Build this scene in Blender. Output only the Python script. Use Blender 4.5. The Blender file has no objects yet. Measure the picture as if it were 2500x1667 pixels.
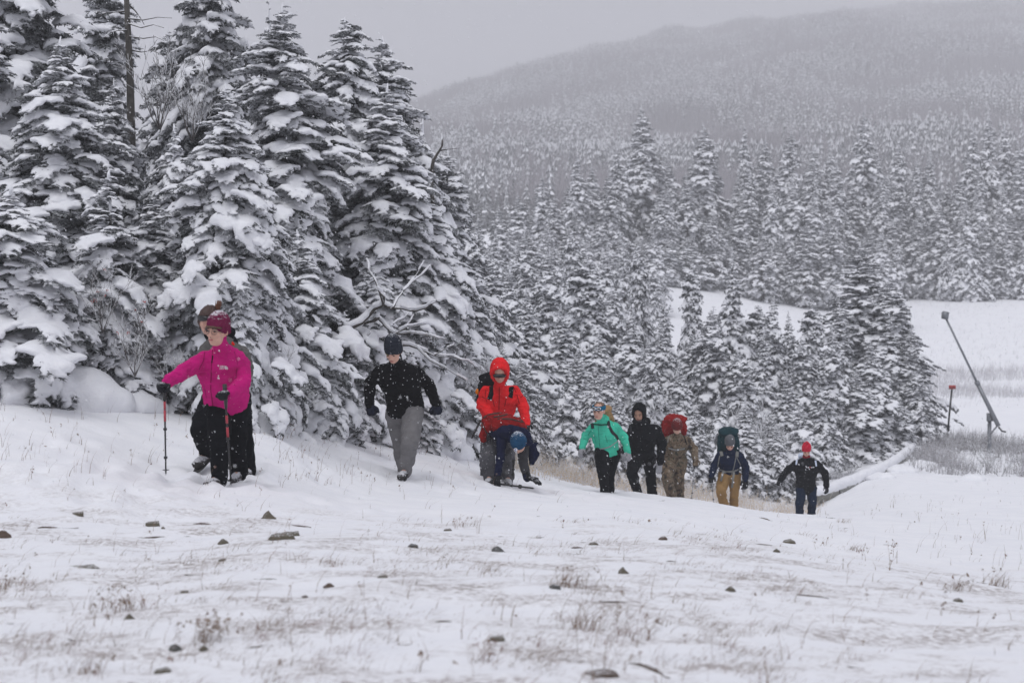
import bpy, bmesh, math, random
import numpy as np
from mathutils import Vector, Matrix, noise as mnoise
from mathutils.bvhtree import BVHTree

random.seed(7); np.random.seed(7)
scene = bpy.context.scene
col = scene.collection

# ------------------------------------------------------------ camera
FPX = 4167.0; CX = 1250.0; CY = 833.5; CAMZ = 1.3      # focal length in photo pixels, level camera
cam_d = bpy.data.cameras.new('camera'); cam = bpy.data.objects.new('camera', cam_d); col.objects.link(cam)
cam.location = (0, 0, CAMZ); cam.rotation_euler = (math.radians(90), 0, 0)
cam_d.sensor_width = 36; cam_d.lens = 60; cam_d.clip_end = 6000
cam_d.dof.use_dof = True; cam_d.dof.focus_distance = 20.5; cam_d.dof.aperture_fstop = 2.8
scene.camera = cam

# ------------------------------------------------------------ world, sun, exposure
SUN_EL, SUN_AZ = math.radians(62), math.radians(200)
world = bpy.data.worlds.new('World'); scene.world = world; world.use_nodes = True
nt = world.node_tree; nt.nodes.clear()
sky = nt.nodes.new('ShaderNodeTexSky'); sky.sky_type = 'NISHITA'; sky.sun_disc = False
sky.sun_elevation = SUN_EL; sky.sun_rotation = SUN_AZ; sky.dust_density = 4; sky.air_density = 1
hs = nt.nodes.new('ShaderNodeHueSaturation'); hs.inputs['Saturation'].default_value = 0.12
mx = nt.nodes.new('ShaderNodeMix'); mx.data_type = 'RGBA'; mx.inputs[0].default_value = 0.88
mx.inputs[7].default_value = (2.85, 2.90, 3.30, 1)          # even overcast cloud deck
bg = nt.nodes.new('ShaderNodeBackground'); bg.inputs['Strength'].default_value = 0.1
out = nt.nodes.new('ShaderNodeOutputWorld')
nt.links.new(sky.outputs[0], hs.inputs['Color']); nt.links.new(hs.outputs[0], mx.inputs[6])
nt.links.new(mx.outputs[2], bg.inputs[0]); nt.links.new(bg.outputs[0], out.inputs[0])
sun_d = bpy.data.lights.new('sun', 'SUN'); sun_d.energy = 1.5; sun_d.angle = math.radians(50); sun_d.color = (0.985, 0.985, 1.0)
sun = bpy.data.objects.new('sun', sun_d); col.objects.link(sun)
sun.rotation_euler = Vector((math.sin(SUN_AZ)*math.cos(SUN_EL), math.cos(SUN_AZ)*math.cos(SUN_EL), math.sin(SUN_EL))).to_track_quat('Z', 'Y').to_euler()
scene.view_settings.view_transform = 'Standard'; scene.view_settings.look = 'None'
scene.view_settings.exposure = 0.42; scene.view_settings.gamma = 1.0; scene.view_settings.use_curve_mapping = False
scene.render.engine = 'CYCLES'
scene.cycles.use_denoising = True
scene.cycles.max_bounces = 5; scene.cycles.diffuse_bounces = 3; scene.cycles.glossy_bounces = 1
scene.cycles.volume_bounces = 3; scene.cycles.transparent_max_bounces = 6

# ------------------------------------------------------------ helpers
def W(px, py, d):
    """the place in the world that the photo shows at (px, py), at distance d"""
    return Vector(((px - CX) / FPX * d, d, CAMZ - (py - CY) / FPX * d))

def tag(o, label=None, cat=None, group=None, kind=None):
    if label: o['label'] = label
    if cat: o['category'] = cat
    if group: o['group'] = group
    if kind: o['kind'] = kind
    return o

def link(o, parent=None):
    col.objects.link(o)
    if parent is not None: o.parent = parent
    return o

def empty(name, loc=(0, 0, 0), rz=0):
    o = bpy.data.objects.new(name, None); col.objects.link(o)
    o.location = loc; o.rotation_euler = (0, 0, rz); o.empty_display_size = 0.2
    return o

def mesh_np(name, V, F, mat=None, smooth=False):
    """V (n,3) array; F (m,k) int array, all faces of k corners"""
    V = np.asarray(V, dtype=np.float32); F = np.asarray(F, dtype=np.int32)
    me = bpy.data.meshes.new(name)
    k = F.shape[1]; m = F.shape[0]
    me.vertices.add(len(V)); me.vertices.foreach_set('co', V.ravel())
    me.loops.add(m * k); me.loops.foreach_set('vertex_index', F.ravel())
    me.polygons.add(m); me.polygons.foreach_set('loop_start', np.arange(0, m * k, k, dtype=np.int32))
    if mat: me.materials.append(mat)
    me.update(calc_edges=True)
    if smooth: me.polygons.foreach_set('use_smooth', np.ones(m, dtype=bool))
    return me

def obj(name, me, parent=None, loc=(0, 0, 0)):
    o = bpy.data.objects.new(name, me); o.location = loc
    return link(o, parent)

class Geo:
    """collects triangles"""
    def __init__(s): s.V = []; s.F = []; s.n = 0
    def add(s, V, F):
        V = np.asarray(V, float).reshape(-1, 3); F = np.asarray(F, int).reshape(-1, 3)
        s.V.append(V); s.F.append(F + s.n); s.n += len(V)
    def arrays(s): return np.concatenate(s.V), np.concatenate(s.F)
    def loft(s, rings, close=True):
        """rings: list of (centre, axis_a*ra, axis_b*rb); a closed tube with capped ends"""
        n = 12 if len(rings[0]) < 4 else rings[0][3]
        a = np.linspace(0, 2*np.pi, n, endpoint=False)
        V = []
        for r in rings:
            c, u, v = [np.array(q, float) for q in r[:3]]
            V.append(c + np.outer(np.cos(a), u) + np.outer(np.sin(a), v))
        V = np.concatenate(V); m = len(rings); F = []
        i = np.arange(n); j = (i + 1) % n
        for k in range(m - 1):
            A = k*n + i; B = k*n + j; C = B + n; D = A + n
            F.append(np.stack([A, B, C], 1)); F.append(np.stack([A, C, D], 1))
        c0 = len(V); V = np.concatenate([V, [np.array(rings[0][0], float)], [np.array(rings[-1][0], float)]])
        F.append(np.stack([j, i, np.full(n, c0)], 1)); F.append(np.stack([(m-1)*n + i, (m-1)*n + j, np.full(n, c0+1)], 1))
        s.add(V, np.concatenate(F))
    def tube(s, pts, rad, n=6, flat=None):
        """tube through pts; rad number or list; flat=(ru, rv, upvector) makes a strap"""
        pts = [np.array(p, float) for p in pts]; m = len(pts)
        if not hasattr(rad, '__len__'): rad = [rad] * m
        rings = []; ref = None
        for k in range(m):
            t = pts[min(k+1, m-1)] - pts[max(k-1, 0)]; t /= (np.linalg.norm(t) + 1e-9)
            if flat is not None: up = np.array(flat[2][k] if isinstance(flat[2], list) else flat[2], float)
            else:
                up = ref if ref is not None else (np.array([0, 0, 1.]) if abs(t[2]) < .9 else np.array([1., 0, 0]))
            u = np.cross(up, t); u /= (np.linalg.norm(u) + 1e-9); v = np.cross(t, u); ref = v
            if flat is not None: rings.append((pts[k], u*flat[0], v*flat[1], n))
            else: rings.append((pts[k], u*rad[k], v*rad[k], n))
        s.loft(rings)
    def cap(s, p, q, r1, r2, n=12):
        """capsule with tapered radius"""
        p = np.array(p, float); q = np.array(q, float); t = q - p; L = np.linalg.norm(t) + 1e-9; t /= L
        up = np.array([0, 0, 1.]) if abs(t[2]) < .9 else np.array([1., 0, 0])
        u = np.cross(up, t); u /= np.linalg.norm(u); v = np.cross(t, u)
        rings = []
        for a in (-88, -60, -30): rings.append((p + t*r1*math.sin(math.radians(a)), u*r1*math.cos(math.radians(a)), v*r1*math.cos(math.radians(a)), n))
        rings.append((p, u*r1, v*r1, n)); rings.append((q, u*r2, v*r2, n))
        for a in (30, 60, 88): rings.append((q + t*r2*math.sin(math.radians(a)), u*r2*math.cos(math.radians(a)), v*r2*math.cos(math.radians(a)), n))
        s.loft(rings)
    def ell(s, c, ax, n=14):
        """ellipsoid; ax = three axis vectors"""
        c = np.array(c, float); A = [np.array(a, float) for a in ax]; rings = []
        for a in np.linspace(-88, 88, 9):
            a = math.radians(a); rings.append((c + A[2]*math.sin(a), A[0]*math.cos(a), A[1]*math.cos(a), n))
        s.loft(rings)
    def box(s, c, ax):
        c = np.array(c, float); A = [np.array(a, float) for a in ax]
        V = [c + sx*A[0] + sy*A[1] + sz*A[2] for sx in (-1, 1) for sy in (-1, 1) for sz in (-1, 1)]
        Q = [(0,1,3,2),(4,6,7,5),(0,4,5,1),(2,3,7,6),(0,2,6,4),(1,5,7,3)]
        F = [t for q in Q for t in ((q[0],q[1],q[2]),(q[0],q[2],q[3]))]
        s.add(V, F)

def remesh(V, F, voxel, smooth=3, mat=None, name='part', wrinkle=0.0, wscale=(6, 6, 6), seed=0, extra=None, dec=None):
    me = mesh_np('tmp', V, F)
    o = bpy.data.objects.new('tmp', me); col.objects.link(o)
    m = o.modifiers.new('r', 'REMESH'); m.mode = 'VOXEL'; m.voxel_size = voxel; m.use_smooth_shade = True
    if smooth:
        m2 = o.modifiers.new('s', 'SMOOTH'); m2.factor = 0.5; m2.iterations = smooth
    if dec: m3 = o.modifiers.new('d', 'DECIMATE'); m3.ratio = dec
    dg = bpy.context.evaluated_depsgraph_get(); dg.update()
    nm = bpy.data.meshes.new_from_object(o.evaluated_get(dg), depsgraph=dg)
    bpy.data.objects.remove(o); bpy.data.meshes.remove(me)
    nm.name = name; nm.materials.clear()
    if mat: nm.materials.append(mat)
    if wrinkle or extra:
        n = len(nm.vertices); co = np.empty(n*3); nm.vertices.foreach_get('co', co); co = co.reshape(-1, 3)
        no = np.array([v.normal[:] for v in nm.vertices])
        dsp = np.zeros(n)
        if wrinkle:
            off = seed * 7.3
            for i in range(n):
                p = co[i]
                a = mnoise.noise(Vector((p[0]*wscale[0] + off, p[1]*wscale[1], p[2]*wscale[2])))
                b = mnoise.noise(Vector((p[0]*wscale[0]*2.6 + off + 9 + a, p[1]*wscale[1]*2.6, p[2]*wscale[2]*2.6)))
                dsp[i] = wrinkle * 1.2 * (a + 0.7*b - 1.2*max(0, .2 - abs(b)))
        if extra: dsp += extra(co)
        co = co + no * dsp[:, None]
        nm.vertices.foreach_set('co', co.ravel()); nm.update()
    nm.polygons.foreach_set('use_smooth', np.ones(len(nm.polygons), dtype=bool))
    return nm

def mesh_arrays(me):
    me.calc_loop_triangles()
    n = len(me.vertices); co = np.empty(n*3, dtype=np.float32); me.vertices.foreach_get('co', co)
    m = len(me.loop_triangles); t = np.empty(m*3, dtype=np.int32); me.loop_triangles.foreach_get('vertices', t)
    return co.reshape(-1, 3), t.reshape(-1, 3)

# ------------------------------------------------------------ materials
def new_mat(name):
    m = bpy.data.materials.new(name); m.use_nodes = True
    n = m.node_tree; b = n.nodes['Principled BSDF']
    return m, n, b
def node(n, t, **kw):
    x = n.nodes.new(t)
    for k, v in kw.items():
        if k.startswith('i_'):
            key = k[2:]; x.inputs[int(key) if key.isdigit() else key.replace('_', ' ')].default_value = v
        else: setattr(x, k, v)
    return x
def noise_node(n, scale, detail=4, rough=0.6, coord=None):
    x = node(n, 'ShaderNodeTexNoise'); x.inputs['Scale'].default_value = scale; x.inputs['Detail'].default_value = detail; x.inputs['Roughness'].default_value = rough
    if coord: n.links.new(coord, x.inputs['Vector'])
    return x
def ramp(n, src, stops):
    r = node(n, 'ShaderNodeValToRGB'); n.links.new(src, r.inputs[0]); e = r.color_ramp.elements
    while len(e) < len(stops): e.new(0.5)
    for el, (p, c) in zip(e, stops): el.position = p; el.color = (*c, 1) if len(c) == 3 else c
    return r
def mixc(n, fac, a, b):
    x = node(n, 'ShaderNodeMix'); x.data_type = 'RGBA'
    for s, v in ((0, fac), (6, a), (7, b)):
        if hasattr(v, 'links'): n.links.new(v, x.inputs[s])
        else: x.inputs[s].default_value = v if s == 0 else (*v, 1)
    return x.outputs[2]
def bump(n, b, height, strength=0.3, dist=0.02):
    x = node(n, 'ShaderNodeBump'); x.inputs['Strength'].default_value = strength; x.inputs['Distance'].default_value = dist
    n.links.new(height, x.inputs['Height']); n.links.new(x.outputs[0], b.inputs['Normal'])
    return x

SNOW = (0.86, 0.87, 0.90)
def snow_mat(name, sc=6.0, dirt=0.0):
    m, n, b = new_mat(name)
    tc = node(n, 'ShaderNodeTexCoord')
    a = noise_node(n, sc, 5, 0.6, tc.outputs['Object'])
    r = ramp(n, a.outputs['Fac'], [(0.3, (0.80, 0.81, 0.85)), (0.65, (0.88, 0.885, 0.91))])
    n.links.new(r.outputs[0], b.inputs['Base Color'])
    b.inputs['Roughness'].default_value = 0.65; b.inputs['Specular IOR Level'].default_value = 0.25
    f = noise_node(n, 38, 4, .7, tc.outputs['Object']); ad = node(n, 'ShaderNodeMath', operation='MULTIPLY_ADD'); n.links.new(f.outputs['Fac'], ad.inputs[0]); ad.inputs[1].default_value = .35; n.links.new(a.outputs['Fac'], ad.inputs[2])
    bump(n, b, ad.outputs[0], 0.6, 0.035)
    return m
M_SNOW = snow_mat('snow_on_branches')

def needle_mat(name, dark, frost, lo=0.42, hi=0.75):
    """dark needles, rimed with frost where they face the sky"""
    m, n, b = new_mat(name)
    tc = node(n, 'ShaderNodeTexCoord'); geo = node(n, 'ShaderNodeNewGeometry')
    a = noise_node(n, 3.0, 3, 0.6, tc.outputs['Object']); f = noise_node(n, 40.0, 2, 0.6, tc.outputs['Object'])
    base = ramp(n, a.outputs['Fac'], [(0.3, dark), (0.7, tuple(c*1.9 for c in dark))])
    ad = node(n, 'ShaderNodeMath', operation='ADD'); n.links.new(a.outputs['Fac'], ad.inputs[0]); n.links.new(f.outputs['Fac'], ad.inputs[1])
    fr = ramp(n, ad.outputs[0], [(0.0, (0, 0, 0)), (1.0, (1, 1, 1))])
    mr = node(n, 'ShaderNodeMapRange'); mr.inputs['From Min'].default_value = lo*2; mr.inputs['From Max'].default_value = hi*2
    n.links.new(ad.outputs[0], mr.inputs[0])
    ml = node(n, 'ShaderNodeMath', operation='MULTIPLY'); n.links.new(mr.outputs[0], ml.inputs[0]); ml.inputs[1].default_value = frost
    c = mixc(n, ml.outputs[0], base.outputs[0], (0.62, 0.63, 0.66))
    n.links.new(c, b.inputs['Base Color']); b.inputs['Roughness'].default_value = 0.8; b.inputs['Specular IOR Level'].default_value = 0.1
    return m
M_NEEDLE = needle_mat('fir_needles', (0.016, 0.020, 0.017), 0.85, .42, .63)
M_NEEDLE_FAR = needle_mat('fir_needles_rimed', (0.018, 0.021, 0.021), 0.72, 0.42, 0.62)

def bark_mat(name, c1, c2, snow=0.5):
    m, n, b = new_mat(name)
    tc = node(n, 'ShaderNodeTexCoord'); geo = node(n, 'ShaderNodeNewGeometry')
    a = noise_node(n, 14.0, 4, 0.7, tc.outputs['Object'])
    r = ramp(n, a.outputs['Fac'], [(0.3, c1), (0.7, c2)])
    sep = node(n, 'ShaderNodeSeparateXYZ'); n.links.new(geo.outputs['Normal'], sep.inputs[0])
    ad = node(n, 'ShaderNodeMath', operation='ADD'); n.links.new(sep.outputs[2], ad.inputs[0]); n.links.new(a.outputs['Fac'], ad.inputs[1])
    mr = node(n, 'ShaderNodeMapRange'); mr.inputs['From Min'].default_value = 1.12 - snow; mr.inputs['From Max'].default_value = 1.27 - snow
    n.links.new(ad.outputs[0], mr.inputs[0])
    c = mixc(n, mr.outputs[0], r.outputs[0], (0.82, 0.83, 0.86))
    n.links.new(c, b.inputs['Base Color']); b.inputs['Roughness'].default_value = 0.9
    bump(n, b, a.outputs['Fac'], 0.5, 0.02)
    return m
M_BARK_BARE = bark_mat('bare_bark', (0.03, 0.027, 0.025), (0.085, 0.078, 0.07), -1.0)
M_BARK = bark_mat('bark', (0.035, 0.03, 0.028), (0.10, 0.09, 0.08), 0.35)
M_TWIG = bark_mat('frosted_twig', (0.07, 0.06, 0.058), (0.2, 0.18, 0.175), 0.66)
M_TWIG_WHITE = bark_mat('rimed_twig', (0.22, 0.2, 0.2), (0.5, 0.49, 0.5), 0.87)

def plain_mat(name, c, rough=0.6, metal=0.0, var=0.15, sc=20, bmp=0.1):
    m, n, b = new_mat(name); tc = node(n, 'ShaderNodeTexCoord')
    a = noise_node(n, sc, 4, 0.6, tc.outputs['Object'])
    r = ramp(n, a.outputs['Fac'], [(0.25, tuple(x*(1-var) for x in c)), (0.75, tuple(min(1, x*(1+var)) for x in c))])
    n.links.new(r.outputs[0], b.inputs['Base Color']); b.inputs['Roughness'].default_value = rough; b.inputs['Metallic'].default_value = metal
    if bmp: bump(n, b, a.outputs['Fac'], bmp, 0.005)
    return m

def cloth(name, c, speck=0.5, rough=0.85, var=0.18, snowtop=0.0, fine=160):
    """fabric with weave, fold-scale colour wear, and snow grains caught on it"""
    m, n, b = new_mat(name); tc = node(n, 'ShaderNodeTexCoord'); co = tc.outputs['Object']
    a = noise_node(n, 7, 3, 0.6, co); w = noise_node(n, fine, 2, 0.6, co)
    base = ramp(n, a.outputs['Fac'], [(0.25, tuple(x*(1-var) for x in c)), (0.75, tuple(min(1, x*(1+var)) for x in c))])
    v = node(n, 'ShaderNodeTexVoronoi'); v.inputs['Scale'].default_value = 26; n.links.new(co, v.inputs['Vector'])
    v.inputs['Randomness'].default_value = 1.0
    k = noise_node(n, 5, 3, 0.6, co)
    th = node(n, 'ShaderNodeMath', operation='MULTIPLY'); n.links.new(k.outputs['Fac'], th.inputs[0]); th.inputs[1].default_value = 0.27*speck
    lt = node(n, 'ShaderNodeMath', operation='LESS_THAN'); n.links.new(v.outputs['Distance'], lt.inputs[0]); n.links.new(th.outputs[0], lt.inputs[1])
    cc = mixc(n, lt.outputs[0], base.outputs[0], (0.8, 0.81, 0.85))
    if snowtop:
        geo = node(n, 'ShaderNodeNewGeometry'); sep = node(n, 'ShaderNodeSeparateXYZ'); n.links.new(geo.outputs['Normal'], sep.inputs[0])
        f2 = noise_node(n, 60, 4, 0.75, co)
        ad = node(n, 'ShaderNodeMath', operation='MULTIPLY_ADD'); n.links.new(sep.outputs[2], ad.inputs[0]); ad.inputs[1].default_value = 0.35; n.links.new(f2.outputs['Fac'], ad.inputs[2])
        mr = node(n, 'ShaderNodeMapRange'); mr.inputs['From Min'].default_value = 0.95 - 0.35*snowtop; mr.inputs['From Max'].default_value = 1.1 - 0.35*snowtop
        mr.inputs['To Max'].default_value = 0.75
        n.links.new(ad.outputs[0], mr.inputs[0]); cc = mixc(n, mr.outputs[0], cc, (0.75, 0.76, 0.8))
    n.links.new(cc, b.inputs['Base Color']); b.inputs['Roughness'].default_value = rough; b.inputs['Specular IOR Level'].default_value = 0.05
    fo = node(n, 'ShaderNodeMapping'); fo.inputs['Scale'].default_value = (1, 1, 2.2); n.links.new(co, fo.inputs[0])
    fn = noise_node(n, 6.5, 3, .55, fo.outputs[0]); fn.inputs['Distortion'].default_value = 1.2
    b1 = node(n, 'ShaderNodeBump'); b1.inputs['Strength'].default_value = .8; b1.inputs['Distance'].default_value = .035; n.links.new(fn.outputs['Fac'], b1.inputs['Height'])
    b2 = bump(n, b, w.outputs['Fac'], 0.35, 0.002); n.links.new(b1.outputs[0], b2.inputs['Normal'])
    return m

# ------------------------------------------------------------ terrain
CP = []
for d in (3.0, 4.5, 6.5, 9.0):
    for px in (-1500, -600, 100, 800, 1500, 2200, 3000, 4000): CP.append((px, CY + FPX*(CAMZ - 0.0)/d if px < 1900 else CY + FPX*(CAMZ + 0.02*(d-3))/d, d))
CP += [(-600,1240,13),(-600,1090,15),(-600,960,18),(-600,880,22),(-600,800,35),(-600,650,75),(-600,520,160),
 (0,1250,12.5),(0,1188,13.6),(0,1100,14.6),(0,1020,16),(0,950,18),(0,915,22),(0,850,32),(0,730,60),(0,560,150),
 (280,1300,11.6),(250,1050,16.5),(260,985,18.3),
 (530,1300,11.6),(530,1190,14.8),(405,1162,15.2),(605,1160,15.8),(450,1075,17.2),(650,1050,18.6),(450,990,19.5),(400,930,25),(400,860,36),(400,730,65),(400,560,150),
 (800,1260,13),(800,1190,17),(750,1050,20.5),(800,1010,24),(800,950,32),(800,860,50),(800,720,85),(800,600,150),
 (960,1250,14.5),(975,1166,19.4),(960,1115,21.6),(1000,1065,24),(1000,1010,30),
 (1250,1320,11.5),(1250,1235,16.5),(1240,1186,21.5),(1240,1160,24.5),(1240,1110,30),(1200,1060,40),(1200,980,55),(1200,850,80),(1200,700,115),(1200,630,150),
 (1480,1320,11.8),(1480,1220,20),(1480,1204,26),(1480,1185,32),(1450,1130,44),
 (1650,1320,12),(1650,1240,21),(1650,1218,27.5),(1650,1223,30.5),(1650,1200,36),(1600,1125,50),(1600,1050,62),(1600,930,84),(1600,800,110),(1600,700,135),(1600,645,150),(1600,610,165),
 (1780,1330,12.5),(1790,1250,23),(1785,1237,29),(1785,1243,32.5),(1785,1222,38),(1800,1140,52),
 (1970,1340,13.5),(1970,1280,22),(1970,1260,31),(1970,1267,35.5),(1970,1238,41),(2000,1165,54),(2000,1080,67),(2000,980,84),(2000,850,110),(2000,735,145),(2000,680,165),
 (2150,1370,13),(2150,1290,22),(2150,1235,33),(2150,1180,43),(2150,1130,54),
 (2300,1390,13),(2300,1290,23),(2300,1205,40),(2300,1150,52),(2300,1080,63),(2300,1000,84),(2300,900,105),(2300,800,130),(2300,715,158),
 (2500,1420,12.6),(2500,1290,24),(2500,1200,40),(2500,1140,55),(2500,1080,66),(2500,1000,84),(2500,900,105),(2500,800,130),(2500,712,158),
 (3100,1400,13),(3100,1250,28),(3100,1120,55),(3100,980,85),(3100,800,130),(3100,700,160),
 (-600,470,300),(-600,430,600),(-600,440,1000),(0,510,300),(0,420,600),(0,430,1000),
 (600,545,300),(600,420,500),(600,370,650),(600,380,1000),
 (1000,580,210),(1000,525,300),(1000,420,430),(1000,340,560),(1000,298,650),(1000,320,1000),
 (1250,580,210),(1250,505,300),(1250,380,430),(1250,275,560),(1250,222,660),(1250,240,1000),
 (1600,595,200),(1600,520,290),(1600,380,410),(1600,245,540),(1600,150,660),(1600,132,720),(1600,150,1050),
 (2000,650,200),(2000,520,290),(2000,370,400),(2000,230,520),(2000,110,650),(2000,78,730),(2000,100,1050),
 (2500,690,200),(2500,520,290),(2500,350,390),(2500,200,500),(2500,90,620),(2500,35,720),(2500,60,1050),
 (3200,690,200),(3200,520,290),(3200,320,390),(3200,120,520),(3200,10,650),(3200,-20,1050)]
CP = np.array(CP, float)
_far = CP[:, 2] >= 285; CP[_far, 2] = 285 + (CP[_far, 2] - 285)*1.95
def tps_feat(px, d): return np.stack([px/520.0, np.log(d)*2.2], -1)
XC = tps_feat(CP[:, 0], CP[:, 2])
def tps_k(A, B):
    r2 = ((A[:, None, :] - B[None, :, :])**2).sum(-1)
    return 0.5 * r2 * np.log(r2 + 1e-12)
_K = tps_k(XC, XC) + np.eye(len(CP))*0.004
_P = np.concatenate([np.ones((len(CP), 1)), XC], 1)
_A = np.block([[_K, _P], [_P.T, np.zeros((3, 3))]])
_w = np.linalg.solve(_A, np.concatenate([CP[:, 1]*np.power(CP[:, 2], 0.5), np.zeros(3)]))
def terrain(x, y, detail=True):
    x = np.atleast_1d(np.asarray(x, float)); y = np.atleast_1d(np.asarray(y, float))
    r = np.hypot(x, y); th = np.arctan2(x, y); th = np.clip(th, -0.62, 0.62)
    dd = np.clip(r*np.cos(th), 3.0, 1850.0); px = CX + np.tan(th)*FPX
    px = np.clip(px, -1500, 4000)
    out = np.empty(len(x))
    for i in range(0, len(x), 20000):
        f = tps_feat(px[i:i+20000], dd[i:i+20000])
        out[i:i+20000] = tps_k(f, XC) @ _w[:len(CP)] + _w[len(CP)] + f @ _w[len(CP)+1:]
    py = out / np.power(dd, 0.5)
    z = CAMZ - (py - CY)/FPX*dd
    near = np.clip((r - 2.0)/4.0, 0, 1); near = near*near*(3-2*near)
    hill = np.clip((r - 300)/160, 0, 1)
    for i in np.where(hill > 0)[0]:
        X, Y = x[i], y[i]
        z[i] += hill[i]*(9*mnoise.noise(Vector((X/75, Y/150, 2.2))) + 4.5*mnoise.noise(Vector((X/26, Y/60, 7.7))))
    return z*near
def tz(x, y): return float(terrain([x], [y])[0])
HAZE = 0.0012
# ------------------------------------------------------------ snow ground
def build_ground():
    th = np.concatenate([np.linspace(-1.9, -0.34, 40, endpoint=False), np.linspace(-0.34, 0.34, 360, endpoint=False), np.linspace(0.34, 1.9, 41)])
    r = np.concatenate([[0.05, 1.0, 2.0, 3.0, 3.8], np.exp(np.linspace(math.log(4.5), math.log(60), 400, endpoint=False)), np.exp(np.linspace(math.log(60), math.log(1800), 120))])
    T, R = np.meshgrid(th, r); x = (np.sin(T)*R).ravel(); y = (np.cos(T)*R).ravel()
    z = terrain(x, y)
    rr = R.ravel(); fov = (np.abs(T.ravel()) < 0.36) & (rr < 70)
    idx = np.where(fov)[0]
    for i in idx:
        X, Y = x[i], y[i]
        a = mnoise.noise(Vector((X*0.55, Y*0.45, 1.7))); b = mnoise.noise(Vector((X*1.7+4, Y*1.3, 5.1))); c = mnoise.noise(Vector((X*4.5, Y*4.0, 9.0)))
        e = mnoise.noise(Vector((X*9.5, Y*9.0, 3.0)))
        amp = 0.060*a + 0.030*b + 0.012*c + 0.02*abs(mnoise.noise(Vector((X*.8 + .5*Y, Y*2.2, 8.0))))
        # trodden line of footprints where the hikers walk
        px = CX + X/Y*FPX
        path = math.exp(-((Y - (13.2 + max(0, px-450)*0.0145))/1.1)**2) * (1 if -100 < px < 2050 else 0.2)
        amp += path*(0.020*c + 0.018*e + 0.045*mnoise.noise(Vector((X*2.6, Y*2.6, 2.0))) - .05*max(0, mnoise.noise(Vector((X*3.2+7, Y*2.4, 6.0)))-.2))
        amp *= min(1, 16/Y + 0.3)
        z[i] += amp
    # footprints: where each hiker has trodden, plus older tracks up the slope
    RR = random.Random(12); FP = []
    track = [(535, 1188, 14.8), (700, 1178, 16.8), (980, 1166, 19.4), (1215, 1184, 21.6), (1480, 1205, 25.8), (1565, 1212, 28), (1655, 1222, 30)]
    for (a, b) in zip(track[:-1], track[1:]):
        A, B_ = W(*a), W(*b); n_ = int((B_-A).length/.42)
        for k in range(n_):
            q = A.lerp(B_, k/n_); FP.append((q.x + RR.uniform(-.2, .2), q.y + RR.uniform(-.35, .35), RR.uniform(.7, 1.1)))
    for (cx_, cy_, cd, n_, sp) in ((530, 1190, 14.7, 26, .75), (420, 1170, 15.0, 16, .6), (985, 1165, 19.3, 14, .6), (1230, 1186, 21.4, 22, .7), (350, 1200, 14.2, 12, .8), (750, 1200, 16.0, 12, .9)):
        c_ = W(cx_, cy_, cd)
        for k in range(n_): FP.append((c_.x + RR.gauss(0, sp), c_.y + RR.gauss(0, sp*.7), RR.uniform(.6, 1.1)))
    for (fx, fy, fs) in FP:
        j = np.where((np.abs(x-fx) < .5) & (np.abs(y-fy) < .5))[0]
        d2 = ((x[j]-fx)/.085)**2 + ((y[j]-fy)/.14)**2
        z[j] += fs*(-.045*np.exp(-d2/1.1) + .012*np.exp(-(np.sqrt(d2)-2.1)**2/.5))
    n, m = T.shape
    a = np.arange(n*m).reshape(n, m)
    F = np.stack([a[:-1, :-1], a[:-1, 1:], a[1:, 1:], a[1:, :-1]], -1).reshape(-1, 4)
    me = mesh_np('snow_ground', np.stack([x, y, z], 1), F, None, True)
    mt, nn, b = new_mat('ground_snow'); tc = node(nn, 'ShaderNodeTexCoord'); co = tc.outputs['Object']
    mp = node(nn, 'ShaderNodeMapping'); mp.inputs['Scale'].default_value = (0.55, 1.1, 1.0); nn.links.new(co, mp.inputs[0])
    big = noise_node(nn, 0.35, 3, 0.6, mp.outputs[0]); mid = noise_node(nn, 2.2, 6, 0.7, mp.outputs[0]); fine = noise_node(nn, 26, 4, 0.7, co)
    base = ramp(nn, mid.outputs['Fac'], [(0.3, (0.80, 0.81, 0.85)), (0.6, (0.88, 0.885, 0.91))])
    # thin snow on the near windswept ground lets dead turf show through
    sep = node(nn, 'ShaderNodeSeparateXYZ'); nn.links.new(co, sep.inputs[0])
    m1 = node(nn, 'ShaderNodeMapRange'); m1.inputs['From Min'].default_value = 14.5; m1.inputs['From Max'].default_value = 12; nn.links.new(sep.outputs[1], m1.inputs[0])
    m2 = node(nn, 'ShaderNodeMapRange'); m2.inputs['From Min'].default_value = 0.47; m2.inputs['From Max'].default_value = 0.60; nn.links.new(mid.outputs['Fac'], m2.inputs[0])
    m3 = node(nn, 'ShaderNodeMapRange'); m3.inputs['From Min'].default_value = 0.40; m3.inputs['From Max'].default_value = 0.62; nn.links.new(fine.outputs['Fac'], m3.inputs[0])
    q = node(nn, 'ShaderNodeMath', operation='MULTIPLY'); nn.links.new(m1.outputs[0], q.inputs[0]); nn.links.new(m2.outputs[0], q.inputs[1])
    q2 = node(nn, 'ShaderNodeMath', operation='MULTIPLY'); nn.links.new(q.outputs[0], q2.inputs[0]); nn.links.new(m3.outputs[0], q2.inputs[1])
    q3 = node(nn, 'ShaderNodeMath', operation='MULTIPLY'); nn.links.new(q2.outputs[0], q3.inputs[0]); q3.inputs[1].default_value = 0.8
    c = mixc(nn, q3.outputs[0], base.outputs[0], (0.20, 0.15, 0.13))
    nn.links.new(c, b.inputs['Base Color']); b.inputs['Roughness'].default_value = 0.7; b.inputs['Specular IOR Level'].default_value = 0.2
    hsum = node(nn, 'ShaderNodeMath', operation='MULTIPLY_ADD'); nn.links.new(fine.outputs['Fac'], hsum.inputs[0]); hsum.inputs[1].default_value = 0.25; nn.links.new(mid.outputs['Fac'], hsum.inputs[2])
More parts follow.
